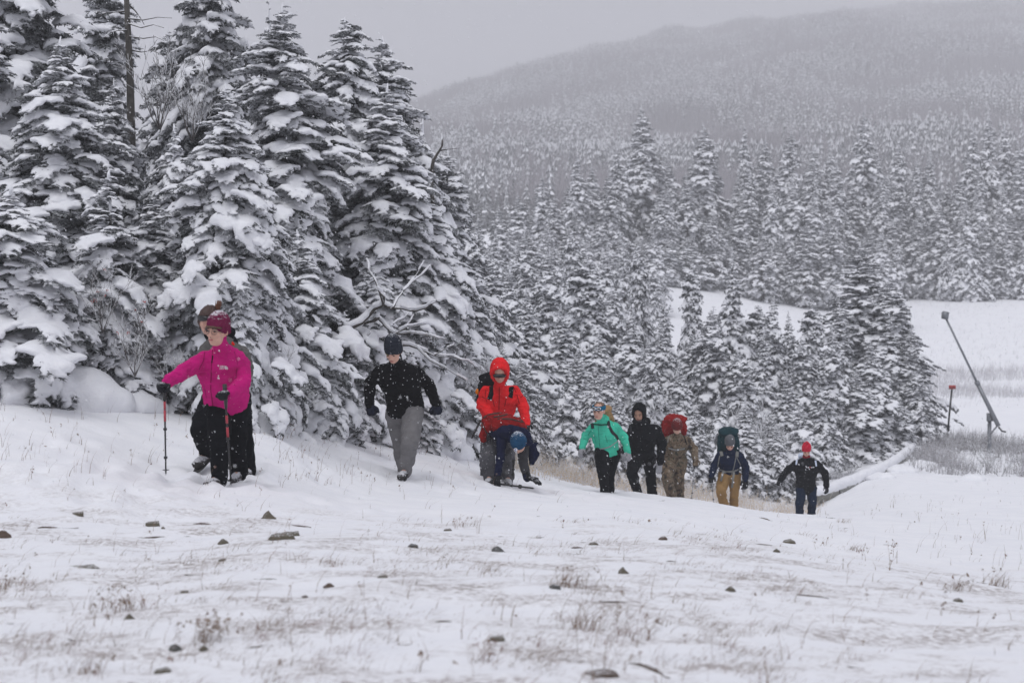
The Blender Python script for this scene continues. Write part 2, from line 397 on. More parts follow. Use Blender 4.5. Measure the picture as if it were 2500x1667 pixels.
    bump(nn, b, hsum.outputs[0], 0.5, 0.05)
    me.materials.append(mt)
    o = obj('snow_ground', me); tag(o, 'snow covered hillside with thin wind-blown snow in front', None, None, 'structure')
    return o, BVHTree.FromPolygons([tuple(v) for v in np.stack([x, y, z], 1)], [tuple(f) for f in F[np.array([True]*len(F))]])
ground, GB = build_ground()
def gz(x, y):
    h = GB.ray_cast(Vector((x, y, 400)), Vector((0, 0, -1)))
    return h[0].z if h[0] is not None else tz(x, y)
def ground_at(px, py, dmin=4.0):
    """where the view through a photo pixel meets the ground"""
    o = Vector((0, 0, CAMZ)); dr = (W(px, py, 10) - o).normalized()
    h = GB.ray_cast(o + dr*dmin, dr)
    return h[0]

# ------------------------------------------------------------ firs
def branch_proto(seed, load, voxel, needles, twigs=1.0, nw=0.02, dec=.17):
    """one snow-laden fir branch, unit length along +x: (snow V,F), (needle V,F)"""
    R = random.Random(seed)
    segs = []          # (p, q, thickness)
    a0 = 0.34 + R.uniform(-.05, .08); b0 = 0.92 + R.uniform(-.14, .18)
    def ax(t): return np.array([t*(1-0.10*t), 0.05*math.sin(t*3+seed), a0*t - b0*t*t])
    pts = [ax(t) for t in np.linspace(0, 1, 13)]
    for k in range(12): segs.append((pts[k], pts[k+1], 1.0 if k < 10 else .8))
    nt_ = int(8*twigs)
    for k in range(nt_):
        for sd in (-1, 1):
            t = 0.16 + 0.8*(k + R.uniform(-.25, .25))/nt_
            if t > .98: continue
            p = ax(t); L = (0.50*(1 - 0.72*t))*R.uniform(.7, 1.15); ang = math.radians(R.uniform(38, 62))
            dr = np.array([math.cos(ang), sd*math.sin(ang), -0.35*t - .05])
            prev = p; tp = []
            ns = 5
            for s in range(1, ns+1):
                q = p + dr*L*s/ns + np.array([0, 0, -0.42*L*(s/ns)**2]); segs.append((prev, q, .8)); prev = q; tp.append(q)
            if L > .16:
                for s in (1, 2, 3):
                    for s2 in (-1, 1):
                        l2 = L*0.36*(1 - s*0.14)*R.uniform(.7, 1.2); a2 = ang + s2*math.radians(40)
                        d2 = np.array([math.cos(a2), sd*math.sin(a2), -0.55])
                        segs.append((tp[s], tp[s] + d2*l2*.5, .6)); segs.append((tp[s] + d2*l2*.5, tp[s] + d2*l2 + np.array([0, 0, -.16*l2]), .5))
    g = Geo()
    # icosahedral snow grains, fused by the remesher
    ico = bmesh.new(); bmesh.ops.create_icosphere(ico, subdivisions=1, radius=1)
    IV = np.array([v.co[:] for v in ico.verts]); IF = np.array([[v.index for v in f.verts] for f in ico.faces]); ico.free()
    patch = R.uniform(0, 50)
    for (p, q, th) in segs:
        m = (p + q)/2
        keep = mnoise.noise(Vector((m[0]*4 + patch, m[1]*4, patch)))
        if keep < -0.30 - 0.35*(load-1): continue
        L = np.linalg.norm(q-p)
        for f in ((.25, .75) if L > .06 else (.5,)):
            c = p + (q-p)*f
            r = (0.026 + 0.022*math.sin(math.pi*min(1, max(0, c[0])))) * load * th**.7 * R.uniform(.6, 1.35) * (1 + 1.1*keep)
            r = max(r, voxel*0.75)
            g.add(IV*np.array([r*1.05, r*1.05, r*.85]) + c + np.array([0, 0, r*.78]), IF)
    V, F = g.arrays()
    me = remesh(V, F, voxel, 1, dec=dec, wrinkle=.016, wscale=(11, 11, 11), seed=seed); sv, sf = mesh_arrays(me); bpy.data.meshes.remove(me)
    # needles: narrow blades hanging below and beside each twig
    NV = []; NF = []; n = 0
    for (p, q, th) in segs:
        L = np.linalg.norm(q-p); cnt = max(1, int(L*needles*(.6+.4*th) + R.random()))
        d = (q-p)/(L+1e-9)
        for _ in range(cnt):
            c = p + (q-p)*R.random(); a = R.uniform(-2.4, 2.4)
            side = np.array([-d[1], d[0], 0]); side /= (np.linalg.norm(side)+1e-9)
            o = side*math.sin(a) + np.array([0, 0, -1.0])*(math.cos(a)*.8+.2) + d*R.uniform(.4, 1.1); o /= np.linalg.norm(o)
            l = R.uniform(.05, .105)*(.8+.3*load); w = np.cross(o, np.array([R.uniform(-1, 1), R.uniform(-1, 1), R.uniform(-1, 1)])); w = w/(np.linalg.norm(w)+1e-9)*nw*R.uniform(.6, 1)
            NV += [c - w, c + w, c + o*l]; NF.append((n, n+1, n+2)); n += 3
    return (sv, sf), (np.array(NV), np.array(NF))

def rotz(a): c, s = math.cos(a), math.sin(a); return np.array([[c, -s, 0], [s, c, 0], [0, 0, 1]])
def roty(a): c, s = math.cos(a), math.sin(a); return np.array([[c, 0, s], [0, 1, 0], [-s, 0, c]])
def rotx(a): c, s = math.cos(a), math.sin(a); return np.array([[1, 0, 0], [0, c, -s], [0, s, c]])

def fir_meshes(name, seed, H, Rb, protos, spacing=0.24, per=5, power=0.85, lowest=0.06, droop=(30, -38), needle_mat_=None, gaps=0.0, inner=True, tip=True, lean=0.0, cap_=.72):
    R = random.Random(seed); S = Geo(); N = Geo(); z = lowest*H; k = 0
    ph = R.uniform(0, 100)
    pr = [R.uniform(.82, 1.12) for _ in range(9)]
    while z < H*0.985:
        t = z/H; prof = np.interp(t*8, range(9), pr)
        Lm = Rb*((1-t)**power)*prof
        cnt = per*(.55 + .62*min(1.6, Lm/cap_)) 
        for j in range(int(cnt) + (1 if R.random() < cnt % 1 else 0)):
            az = 2*math.pi*(j/cnt) + k*2.4 + R.uniform(-.5, .5)
            g = mnoise.noise(Vector((math.cos(az)*.9 + ph, math.sin(az)*.9, t*5.5)))
            if g < -.30 and gaps and R.random() < gaps: continue
            L = Lm*(1 + .75*g)*R.uniform(.62, 1.16) + .05*H*0.06
            if t < .12: L *= .72 + t*2.3
            zz = z + R.uniform(-.9, .9)*spacing*(1-t*.6)
            pitch = math.radians(droop[0]*(1-t)**1.2 + droop[1]*t**1.5 + R.uniform(-18, 16))
            (sv, sf), (nv, nf) = protos[R.randrange(len(protos))]
            big = 1.8 if (R.random() < .09 and t < .65 and inner) else 1
            Ls = min(L, cap_*R.uniform(.75, 1.25)*big); o0 = L - Ls
            if big > 1: (sv, sf), (nv, nf) = protos[min(2, len(protos)-1)]; pitch += .25
            wsc = R.uniform(.85, 1.2) * (1 + .2*t)
            M = rotz(az) @ roty(pitch) @ rotx(R.uniform(-.3, .3))
            sc = np.array([Ls, Ls*wsc*(1 if R.random() < .5 else -1), Ls])
            off = np.array([lean*t*t*H, 0, zz]) + rotz(az) @ np.array([o0*math.cos(pitch), 0, -o0*math.sin(pitch)*.55])
            sf2 = sf[:, ::-1] if sc[1] < 0 else sf
            S.add((sv*sc) @ M.T + off, sf2); N.add((nv*sc) @ M.T + off, nf)
            if inner and R.random() < .4:
                M2 = rotz(az + .5) @ roty(pitch + .25); N.add((nv*np.array([.8*Ls]*3)) @ M2.T + off*np.array([.7, .7, 1]) + np.array([0, 0, -.1]), nf)
        z += spacing*(1 - .45*t)*(.5 + H/14); k += 1
    # leader
    lv = Geo(); lv.tube([(lean*H, 0, H*.95), (lean*H, 0, H*.985), (lean*H+.01, 0, H*1.0)], [.02, .018, .008], 5); S.add(*lv.arrays())
    tr = Geo()
    pts = [(lean*t*t*H + .02*math.sin(t*9+seed), .02*math.cos(t*7), t*H*.97 - .25) for t in np.linspace(0, 1, 9)]
    tr.tube(pts, [max(.015, (.016*H+.02)*(1-.93*t)) for t in np.linspace(0, 1, 9)], 8)
    nm = needle_mat_ or M_NEEDLE
    ms = mesh_np(name+'_snow', *S.arrays(), M_SNOW, True); mn = mesh_np(name+'_needles', *N.arrays(), nm); mt = mesh_np(name+'_trunk', *tr.arrays(), M_BARK, True)
    print(name, 'tris snow', len(ms.polygons), 'needles', len(mn.polygons))
    return dict(H=H, R=Rb, parts=[('trunk', mt), ('crown', mn), ('snow_load', ms)])

P_HI = [branch_proto(1, 1.5, .032, 17, nw=.036, dec=.11), branch_proto(2, 1.25, .030, 18, nw=.036, dec=.12), branch_proto(3, 2.0, .036, 16, nw=.036, dec=.12), branch_proto(4, 1.05, .030, 19, nw=.034, dec=.12), branch_proto(5, 1.35, .031, 18, nw=.036, dec=.12)]
P_MID = [branch_proto(11, 1.5, .055, 10, .7, .065, dec=.2), branch_proto(12, 1.3, .052, 11, .7, .065, dec=.2), branch_proto(13, 1.12, .05, 12, .7, .065, dec=.2)]
CAPM = 1.05
FIRS = {}
FIRS['tall_a'] = fir_meshes('fir_tall_a', 21, 7.0, 1.75, P_HI, .25, 8, .80)
FIRS['tall_b'] = fir_meshes('fir_tall_b', 22, 7.0, 1.55, P_HI, .25, 8, .72, gaps=.5)
FIRS['tall_c'] = fir_meshes('fir_tall_c', 23, 7.0, 1.9, [P_HI[1], P_HI[3], P_HI[0], P_HI[4]], .25, 8, .66, gaps=.3, lean=.01)
FIRS['small_a'] = fir_meshes('fir_small_a', 24, 3.0, 1.05, [P_HI[0], P_HI[2], P_HI[4]], .26, 8, .8, .02, cap_=.55)
FIRS['small_b'] = fir_meshes('fir_small_b', 25, 3.0, .9, [P_HI[1], P_HI[0], P_HI[3]], .26, 8, .8, .02, cap_=.5)
FIRS['mid_a'] = fir_meshes('fir_mid_a', 31, 7.5, 2.1, P_MID, .24, 8, .85, needle_mat_=M_NEEDLE_FAR, inner=False, cap_=.85)
FIRS['mid_b'] = fir_meshes('fir_mid_b', 32, 7.5, 2.2, P_MID, .25, 8, .75, needle_mat_=M_NEEDLE_FAR, inner=False, cap_=.85, gaps=.4)
FIRS['mid_c'] = fir_meshes('fir_mid_c', 33, 7.5, 1.9, P_MID, .24, 8, .95, needle_mat_=M_NEEDLE_FAR, inner=False, cap_=.85)
FIRS['slim_a'] = fir_meshes('fir_slim_a', 34, 12, 2.5, P_MID, .30, 8, .8, needle_mat_=M_NEEDLE_FAR, inner=False, cap_=.85, gaps=.2, lowest=.04)
FIRS['slim_b'] = fir_meshes('fir_slim_b', 35, 12, 2.9, P_MID, .30, 8, .95, needle_mat_=M_NEEDLE_FAR, inner=False, cap_=.85, gaps=.2, lowest=.04)

TREES = []
def fir(kind, px, tip_py, d, rad_px=None, label='snow laden fir', group=None, rz=None, cat='tree', name='fir_tree', lean=0):
    f = FIRS[kind]; x = (px - CX)/FPX*d; z0 = tz(x, d); ztip = CAMZ - (tip_py - CY)/FPX*d
    h = max(.5, ztip - z0); sz = h/f['H']; sx = (rad_px/FPX*d)/f['R'] if rad_px else sz
    o = empty(name, (x, d, z0), random.uniform(0, 6.28) if rz is None else rz)
    o.scale = (sx, sx, sz)
    o.rotation_euler = (random.uniform(-.025, .025), random.uniform(-.035, .035), o.rotation_euler.z)
    for nm, me in f['parts']: obj(nm, me, o)
    tag(o, label, cat, group); TREES.append((o, px, tip_py, d, h))
    return o
# ------------------------------------------------------------ the near wood on the left (every tree by hand)
NEARG = 'heavily snow laden firs at the left edge of the slope'
NEAR = [
 # kind, tip px, tip py, distance, radius px, label
 ('tall_a', 165, 88, 20.0, 265, 'broad bright fir with a lumpy snowy tip, second big tree from the left edge'),
 ('tall_c', 40, -330, 24.5, 330, 'very tall dark fir rising past the top left corner behind the bright fir'),
 ('tall_b', -120, -60, 21.0, 300, 'fir cut off by the left frame edge halfway up the picture'),
 ('small_a', 20, 452, 17.6, 265, 'low broad fir at the left edge with snow cushions down to the bank'),
 ('small_b', 255, 415, 18.6, 185, 'medium fir with drooping snow fingers right of the low broad one'),
 ('tall_b', 303, 190, 22.5, 130, 'slim fir with a thin pointed tip between the two broad bright firs'),
 ('small_a', 430, 300, 20.4, 170, 'fir with round snow balls near its tip, left of the big drooping one'),
 ('tall_a', 535, 205, 18.9, 235, 'big drooping fir right behind the hiker in magenta, its snow hanging in long fingers'),
 ('tall_c', 520, -210, 27.0, 230, 'tall thin-crowned fir cut by the top of the frame over the magenta hiker'),
 ('tall_b', 697, 8, 22.5, 255, 'tall fir with a narrow notched tip and huge snow pillows, left of the sky gap'),
 ('small_b', 655, 18, 23.4, 90, 'small second spire just left of the narrow notched tip'),
 ('tall_c', 828, 40, 25.0, 240, 'tall fir with a dark hollow below, standing above the man in black fleece'),
 ('tall_b', 905, 88, 25.8, 220, 'fir sharing its crown with the tall one at the right end of the near wood'),
 ('tall_a', 930, 205, 24.0, 250, 'fir with a big overhanging snow cap facing the foggy hill'),
 ('small_a', 1030, 288, 25.5, 165, 'slender fir with a bare crooked branch, last tall tip before the foggy hill'),
 ('tall_b', 1088, 365, 27.0, 165, 'fir stepping down towards the valley, right of the crooked branch'),
 ('tall_a', 1010, 430, 24.5, 200, 'lower fir filling the slope above the red hooded hiker'),
 ('tall_c', 780, 330, 24.2, 215, 'shaded fir in the dark hollow between the two tallest near firs'),
 ('tall_a', 380, 470, 19.2, 170, 'lower drooping fir between the medium fir and the magenta hiker'),
 ('small_b', 110, 560, 18.0, 160, 'bushy fir low down at the left, in front of the broad bright one'),
 ('small_a', 580, 655, 18.4, 100, 'small knobbly fir sapling just right of the ponytail'),
 ('small_b', 735, 560, 20.9, 150, 'small fir with a pointed top right of the magenta hiker'),
 ('small_a', 640, 520, 19.8, 150, 'fir lobe full of snow cushions above the right shoulder of the magenta hiker'),
 ('small_b', 690, 845, 19.9, 75, 'tiny snow buried fir on the bank beside the magenta hiker'),
 ('small_a', 790, 850, 20.6, 85, 'tiny snow buried fir left of the man in black fleece'),
 ('small_a', 1075, 700, 25.0, 120, 'low fir between the man in black fleece and the red hooded hiker'),
 ('small_b', 1130, 800, 25.4, 110, 'low fir directly behind the left arm of the red hooded hiker'),
 ('small_b', 1020, 905, 23.2, 80, 'tiny fir by the left hand of the man in black fleece'),
 ('small_b', 860, 930, 21.5, 55, 'tiny fir by the right hand of the man in black fleece'),
 ('tall_b', 250, -120, 29.0, 200, 'dark fir behind the bright one, its side branches against the sky'),
 ('tall_a', 400, 60, 28.0, 150, 'half hidden fir behind the dead snag'),
 ('small_a', 320, 770, 18.6, 120, 'low snow humped fir at the foot of the wood, left of the raised glove'),
 ('small_b', 190, 640, 18.6, 150, 'bushy fir directly above the biggest snow mound at the left'),
 ('small_a', 470, 640, 19.0, 140, 'bushy fir directly above the raised arm of the magenta hiker'),
 ('small_a', 905, 640, 23.0, 150, 'fir behind the top of the fallen dead tree'),
 ('small_b', 840, 760, 22.4, 110, 'short fir left of the fallen dead tree'),
 ('small_b', 960, 780, 23.4, 120, 'short fir right behind the beanie of the man in black'),
 ('tall_a', 610, 330, 21.5, 190, 'heavily loaded fir between the drooping one and the notched tip'),
 ('tall_b', 215, 250, 21.5, 170, 'fir filling the gap right below the bright lumpy tip'),
 ('small_b', -20, 800, 17.4, 100, 'little fir at the very left edge just above the bank'),
]
for i, (k, px, ty, d, rp, lab) in enumerate(NEAR):
    fir(k, px, ty, d, rp*1.14, lab, NEARG, rz=i*1.37)

def pick(a, k): return a[k % len(a)]
MIDS = [
 ('mid_a', 1150, 470, 34, 115), ('mid_c', 1205, 590, 36, 110), ('mid_b', 1175, 730, 31, 85), ('mid_a', 1235, 650, 42, 105), ('mid_c', 1290, 700, 38, 100), ('mid_b', 1120, 600, 33, 90),
 ('mid_a', 1330, 605, 50, 95), ('mid_c', 1372, 740, 44, 100), ('mid_b', 1436, 627, 53, 95), ('mid_a', 1500, 700, 56, 80), ('mid_b', 1557, 595, 62, 62), ('mid_c', 1541, 748, 50, 95),
 ('mid_a', 1590, 820, 46, 72), ('mid_c', 1625, 700, 58, 72), ('mid_b', 1690, 640, 60, 65), ('mid_a', 1735, 745, 50, 120), ('mid_c', 1790, 600, 64, 88), ('mid_b', 1850, 640, 66, 80),
 ('mid_a', 1880, 720, 56, 90), ('mid_c', 1925, 690, 60, 80), ('mid_b', 1983, 705, 60, 75), ('slim_b', 2098, 588, 64, 165), ('mid_a', 2030, 800, 56, 95), ('mid_c', 2165, 760, 62, 90),
 ('mid_b', 2240, 905, 61, 55), ('mid_c', 1410, 850, 42, 90), ('mid_a', 1480, 890, 43, 75), ('mid_b', 1300, 860, 38, 85), ('mid_c', 1220, 830, 33, 75), ('mid_a', 1655, 880, 47, 75),
 ('mid_b', 1810, 860, 49, 90), ('mid_c', 1925, 900, 50, 85), ('mid_a', 2090, 900, 56, 95), ('mid_b', 2010, 940, 52, 70), ('mid_c', 1560, 930, 43, 60), ('mid_a', 2190, 960, 58, 60),
 ('mid_a', 1270, 560, 60, 70), ('mid_b', 1390, 560, 72, 60), ('mid_c', 1480, 590, 76, 60), ('mid_a', 1160, 640, 48, 80), ('slim_a', 1735, 560, 80, 52), ('mid_b', 1600, 660, 84, 40),
 ('mid_c', 1335, 960, 37, 60), ('slim_a', 2175, 665, 63, 105), ('slim_b', 2045, 650, 61, 100), ('mid_c', 2215, 790, 62, 80), ('mid_b', 1960, 830, 55, 90), ('mid_a', 2130, 830, 58, 90), ('mid_b', 1280, 770, 41, 90), ('mid_c', 1190, 930, 30, 50), ('mid_a', 1455, 800, 47, 80), ('mid_b', 1690, 820, 51, 80), ('mid_c', 1860, 800, 53, 80), ('mid_a', 1620, 780, 52, 80), ('mid_a', 1750, 990, 45, 60), ('mid_b', 1880, 1010, 47, 55),
]
ANCH = [(1225, 'the red hooded hiker'), (1480, 'the teal hiker'), (1570, 'the black hooded hiker'), (1655, 'the camouflage hiker'), (1785, 'the grey beanie hiker'), (1970, 'the red cap hiker'), (2110, 'the snowy pipe'), (2330, 'the snow gun')]
def near_anchor(px):
    a = min(ANCH, key=lambda q: abs(q[0]-px)); dx = px - a[0]
    side = 'above' if abs(dx) < 22 else ('just left of' if -70 < dx < 0 else 'just right of' if 0 < dx < 70 else 'left of' if dx < 0 else 'right of')
    return side + ' ' + a[1]
seen = {}
for i, (k, px, ty, d, rp) in enumerate(MIDS):
    if 1610 < px < 2060 and (px, ty) not in ((1790, 600), (1690, 640)): ty = max(ty, 712 + (i*37) % 60)
    if 1540 < px < 2060: rp *= .85
    size = 'tall' if ty < 640 else 'medium' if ty < 780 else 'short' if ty < 900 else 'low'
    where = 'nearest gully row' if d < 47 else 'middle gully row' if d < 59 else 'rear gully row' if d < 70 else 'snowy clearing edge'
    lab = f'{size} rimed fir in the {where}, {near_anchor(px)}'
    if lab in seen: lab = lab.replace('rimed fir', 'lower rimed fir') if ty > seen[lab] else lab.replace('rimed fir', 'higher rimed fir')
    seen[lab] = ty
    fir(k, px, ty, d, rp*1.3, lab, 'rimed firs in the gully behind the hikers', rz=i*2.1)

# the ridge wood beyond the clearing: skyline firs by hand, the crowd between them by rule
RIDGE = [(1330,420,128,42),(1410,370,138,45),(1447,395,140,40),(1400,520,126,55),(1510,345,146,40),(1575,255,150,75),(1490,420,140,48),(1620,450,140,52),(1725,300,152,62),(1680,420,146,52),(1690,380,152,40),
 (1810,300,156,40),(1860,330,158,48),(1925,310,158,60),(1990,350,160,52),(2035,355,160,46),(2108,265,163,52),(2150,350,163,48),(2195,340,165,44),(2235,385,164,44),(2262,370,166,40),(2305,440,166,44),
 (2370,300,168,46),(2412,275,168,52),(2455,295,170,46),(2490,340,170,50),(2530,300,170,60),(2340,420,164,50),(1270,470,118,50),(1290,560,104,55),(1225,500,100,50),(1350,480,124,50)]
RG = 'firs of the ridge wood below the foggy hillside'
for i, (px, ty, d, rp) in enumerate(RIDGE):
    lab = f'{"tallest " if ty < 285 else ""}skyline fir of the ridge wood {near_anchor(px)}'
    q = 2
    while lab in seen:
        lab = f'{["", "", "shorter", "lesser", "smallest", "hidden", "sixth"][q]} skyline fir of the ridge wood {near_anchor(px)}'.strip(); q += 1
    seen[lab] = ty
    fir(pick(['slim_a', 'slim_b'], i), px, ty, d, rp*1.45, lab, RG, rz=i*1.9)
R = random.Random(5); crowd = 0
for row, (d0, lo, hi, step, tp) in enumerate([(154, 1290, 2540, 50, 430), (147, 1310, 2540, 52, 500), (140, 1360, 2540, 55, 560)]):
    px = lo
    while px < hi:
        x = px + R.uniform(-16, 16); d = d0 + R.uniform(-3, 3) + (12 if px > 2050 else 0)
        ty = tp + R.uniform(-55, 45) + (-25 if px > 1850 else 0) + (70 if px < 1420 else 0)
        side = 'right' if px > 2130 else 'middle' if px > 1750 else 'left'
        where = {'right': 'above the open piste', 'middle': 'above the red cap hiker', 'left': 'above the teal hiker'}[side]
        fir(pick(['slim_a', 'slim_b', 'mid_a', 'mid_c'], R.randrange(4)), x, ty, d, R.uniform(62, 84),
            f'crowded snow dusted fir, {["rear", "middle", "front"][row]} of the ridge wood, {where}', RG, rz=R.uniform(0, 6))
        crowd += 1; px += step
Rv = random.Random(8)
for k, px in enumerate(range(1265, 1950, 62)):
    d = float(np.interp(px, [1265, 1480, 1650, 1785, 2110], [29.5, 34, 37, 40, 46])) + Rv.uniform(-1, 1.5)
    fir(pick(['mid_c', 'mid_a', 'small_b'], k), px + Rv.uniform(-14, 14), (900 if px < 1500 else 950) + (px-1265)*.10 + Rv.uniform(-50, 30), d, Rv.uniform(62, 88), f'small bushy fir at the gully edge, {near_anchor(px)}', 'small firs at the gully edge', rz=k*1.1)
for k, (px, d, tp) in enumerate([(1240, 100, 560), (1290, 108, 570), (1340, 112, 560), (1385, 118, 575), (1430, 112, 560), (1475, 120, 565), (1520, 114, 570), (1560, 122, 560), (1600, 118, 575), (1745, 112, 560), (1790, 118, 555), (1835, 112, 570), (1260, 84, 600), (1310, 90, 610), (1365, 88, 600), (1420, 92, 615), (1480, 90, 600), (1535, 95, 610), (1780, 92, 600), (1830, 88, 610), (2060, 120, 560), (2110, 124, 540), (2160, 128, 560), (2100, 96, 610), (2150, 98, 620)]):
    if 1600 < px < 2150: continue
    fir(pick(['mid_a', 'mid_b', 'mid_c', 'slim_a'], k), px + Rv.uniform(-10, 10), tp + Rv.uniform(-25, 25), d, Rv.uniform(52, 72), f'fir on the {"far" if d > 105 else "near"} side of the clearing, {near_anchor(px)}', 'firs around the snowy clearing', rz=k*1.3)
for px in range(2190, 2560, 46):      # the low front edge along the piste
    fir(pick(['mid_b', 'mid_c', 'mid_a'], px), px + R.uniform(-12, 12), 585 + R.uniform(-30, 30), 151 + R.uniform(-2, 2), R.uniform(44, 60), 'short fir at the edge of the ridge wood along the open piste', RG, rz=R.uniform(0, 6))
for k, (px, d, tp, rp) in enumerate([(1180, 66, 520, 75), (1130, 58, 480, 80), (1210, 80, 560, 60), (1255, 90, 590, 55), (1300, 96, 600, 50), (1350, 104, 600, 50), (1100, 50, 440, 80)]):
    fir('slim_a' if k % 2 else 'slim_b', px, tp, d, rp, ['grey fir filling the valley side right of the near wood', 'grey fir closest behind the near wood, low on the valley side', 'fir on the valley side left of the teal hiker, third from the near wood', 'fir low on the valley side, fourth from the near wood', 'fir low on the valley side, fifth from the near wood', 'fir on the valley side just left of the ridge wood', 'shaded fir peeping out behind the near wood'][k], 'firs on the valley side', rz=k)

# ------------------------------------------------------------ dead snag, bare trees and shrubs
def twig_tree(seed, H, mat, trunk_r=.05, spread=.6, levels=4, n0=5, up=.6, kids=4, name='twigs', nseg=4, sides=4, arch=0.0, minr=.0035):
    R = random.Random(seed); g = Geo()
    def grow(p, d, L, r, lv):
        pts = [p]; rad = [r]; q = np.array(p, float); dd = np.array(d, float)
        for s in range(nseg):
            dd = dd + np.array([R.uniform(-.2, .2), R.uniform(-.2, .2), R.uniform(-.1, .16) - arch*(s/nseg)]); dd /= np.linalg.norm(dd)
            q = q + dd*L/nseg; pts.append(q.copy()); rad.append(max(minr, r*(1-.75*(s+1)/nseg)))
        g.tube(pts, rad, sides)
        if lv <= 0: return
        for k in range(kids):
            i = R.randint(1, nseg); c = pts[i]; az = R.uniform(0, 6.28)
            nd = dd*.7 + np.array([math.cos(az)*spread, math.sin(az)*spread, R.uniform(-.1, up)]); nd /= np.linalg.norm(nd)
            grow(c, nd, L*R.uniform(.45, .7), max(minr, rad[i]*.65), lv-1)
    for k in range(n0):
        az = 6.28*k/n0 + R.uniform(-.4, .4); d = np.array([math.cos(az)*spread, math.sin(az)*spread, 1.0]); d /= np.linalg.norm(d)
        grow(np.array([0, 0, -.08]), d if n0 > 1 else np.array([.03, 0, 1.]), H*R.uniform(.5, .75), trunk_r, levels)
    return mesh_np(name, *g.arrays(), mat)
SHR = [twig_tree(50+k, 1.0, M_TWIG_WHITE, .014, .55, 3, 6, .7, 4, 'rimed_shrub', 4, 3, .05, .0045) for k in range(3)]
SHRD = [twig_tree(60+k, 1.0, M_TWIG, .012, .5, 3, 6, .8, 3, 'bare_shrub', 4, 3, .05, .003) for k in range(2)]
def shrub(me, px, py_base, d, h_px, lab, group, name='bare_shrub', cat='shrub', w=1.0, z=None):
    x = (px - CX)/FPX*d; h = h_px/FPX*d; o = obj(name, me, None, (x, d, gz(x, d) - .02 if z is None else z)); s = h/1.25
    o.scale = (s*w, s*w, s); o.rotation_euler = (0, 0, random.uniform(0, 6.28)); tag(o, lab, cat, group); return o

# dead snag top left
g = Geo(); d = 23.5; R = random.Random(3)
b0 = W(322, 420, d); t0 = W(306, -60, d)
root = empty('dead_tree', (b0.x, b0.y, tz(b0.x, b0.y))); base = np.array(root.location)
B = np.array(b0) - base; T = np.array(t0) - base
tr = Geo(); tr.tube([(B[0]+.03, 0, 0), B*np.array([1,1,.6]), B, (B+T)/2 + np.array([.02, 0, 0]), T], [.075, .07, .062, .05, .03], 10)
obj('trunk', mesh_np('snag_trunk', *tr.arrays(), M_BARK_BARE, True), root)
def limb(parent, pts, r0, mat, name='limb', snow=True):
    p = [np.array(q) for q in pts]; g = Geo(); n = len(p); r0 *= .72; g.tube(p, [max(.004, r0*(1-.8*i/(n-1))) for i in range(n)], 6)
    o = obj(name, mesh_np(name, *g.arrays(), mat, True), parent); return o
for (a, bpt, c, e) in [((308, 45), (350, 50), (385, 42), (420, 44)), ((310, 60), (345, 66), (375, 62), (400, 70)), ((310, 8), (330, 25), (345, 48), (352, 60)), ((312, 88), (350, 92), (380, 90), (400, 98)), ((310, 30), (285, 28), (262, 30), (240, 40)), ((311, 72), (288, 75), (268, 78), (255, 90)), ((314, 120), (345, 128), (372, 122), (395, 135))]:
    dd = R.uniform(-.3, .3)
    limb(root, [np.array(W(q[0], q[1] + R.uniform(-3, 3), d + dd*i)) - base for i, q in enumerate((a, bpt, c, e))], .018, M_BARK)
tag(root, 'bare dead snag with thin side limbs standing against the sky at upper left', 'dead tree')

# fallen dead tree with snow along its limbs behind the man in black fleece
d = 22.3; c0 = W(860, 905, d); root = empty('fallen_tree', (c0.x, c0.y, gz(c0.x, c0.y))); base = np.array(root.location)
FL = [([(855,800),(900,770),(935,745),(938,725),(922,708)],.05), ([(935,742),(960,752),(1000,758),(1040,752),(1062,738)],.035), ([(922,775),(945,800),(965,815),(990,800),(1040,790)],.03),
      ([(965,815),(1000,812),(1050,820),(1090,830)],.02), ([(935,742),(918,690),(900,660),(895,635)],.018), ([(960,752),(985,710),(1010,680),(1035,640)],.02), ([(985,710),(1005,690),(1050,650)],.012),
      ([(990,800),(1010,770),(1030,740)],.012), ([(985,842),(1020,850),(1060,868),(1110,872)],.03), ([(1020,850),(1050,880),(1090,900),(1140,930)],.018), ([(1060,868),(1090,850),(1130,835)],.012), ([(1110,872),(1140,880),(1165,905)],.01),
      ([(860,880),(880,850),(895,825),(905,812)],.016), ([(922,775),(900,785),(880,800),(850,815)],.045), ([(1000,758),(985,778),(960,792)],.014), ([(905,690),(930,680),(950,690)],.012)]
for i, (pp, r) in enumerate(FL):
    dz = (i*0.37 % 1)*.8 - .4
    P = [np.array(W(a, b, d + dz*(j/4.0) + .25*math.sin(i+j))) - base for j, (a, b) in enumerate(pp)]
    # smooth subdivision with crookedness
    Q = []
    for j in range(len(P)-1):
        for f in (0, .5): Q.append(P[j]*(1-f) + P[j+1]*f + (np.array([R.uniform(-.02, .02), R.uniform(-.03, .03), R.uniform(-.02, .02)]) if f else 0))
    Q.append(P[-1]); lo = limb(root, Q, r, M_BARK)
    g = Geo(); n = len(Q)
    for j in range(n-1):
        if R.random() < .15: continue
        rr = max(.015, r*.85*(1-.5*j/n)); g.cap(Q[j] + np.array([0, 0, r*.7+.012]), Q[j+1] + np.array([0, 0, r*.55+.012]), rr*R.uniform(.8, 1.25), rr*R.uniform(.7, 1.2), 8)
    if g.V: 
        V, F = g.arrays(); obj('snow_load', remesh(V, F, .014, 2, M_SNOW, 'limb_snow'), lo)['kind'] = 'stuff'
tag(root, 'fallen dead tree with snow lying along its crooked limbs behind the man in black fleece', 'fallen tree')

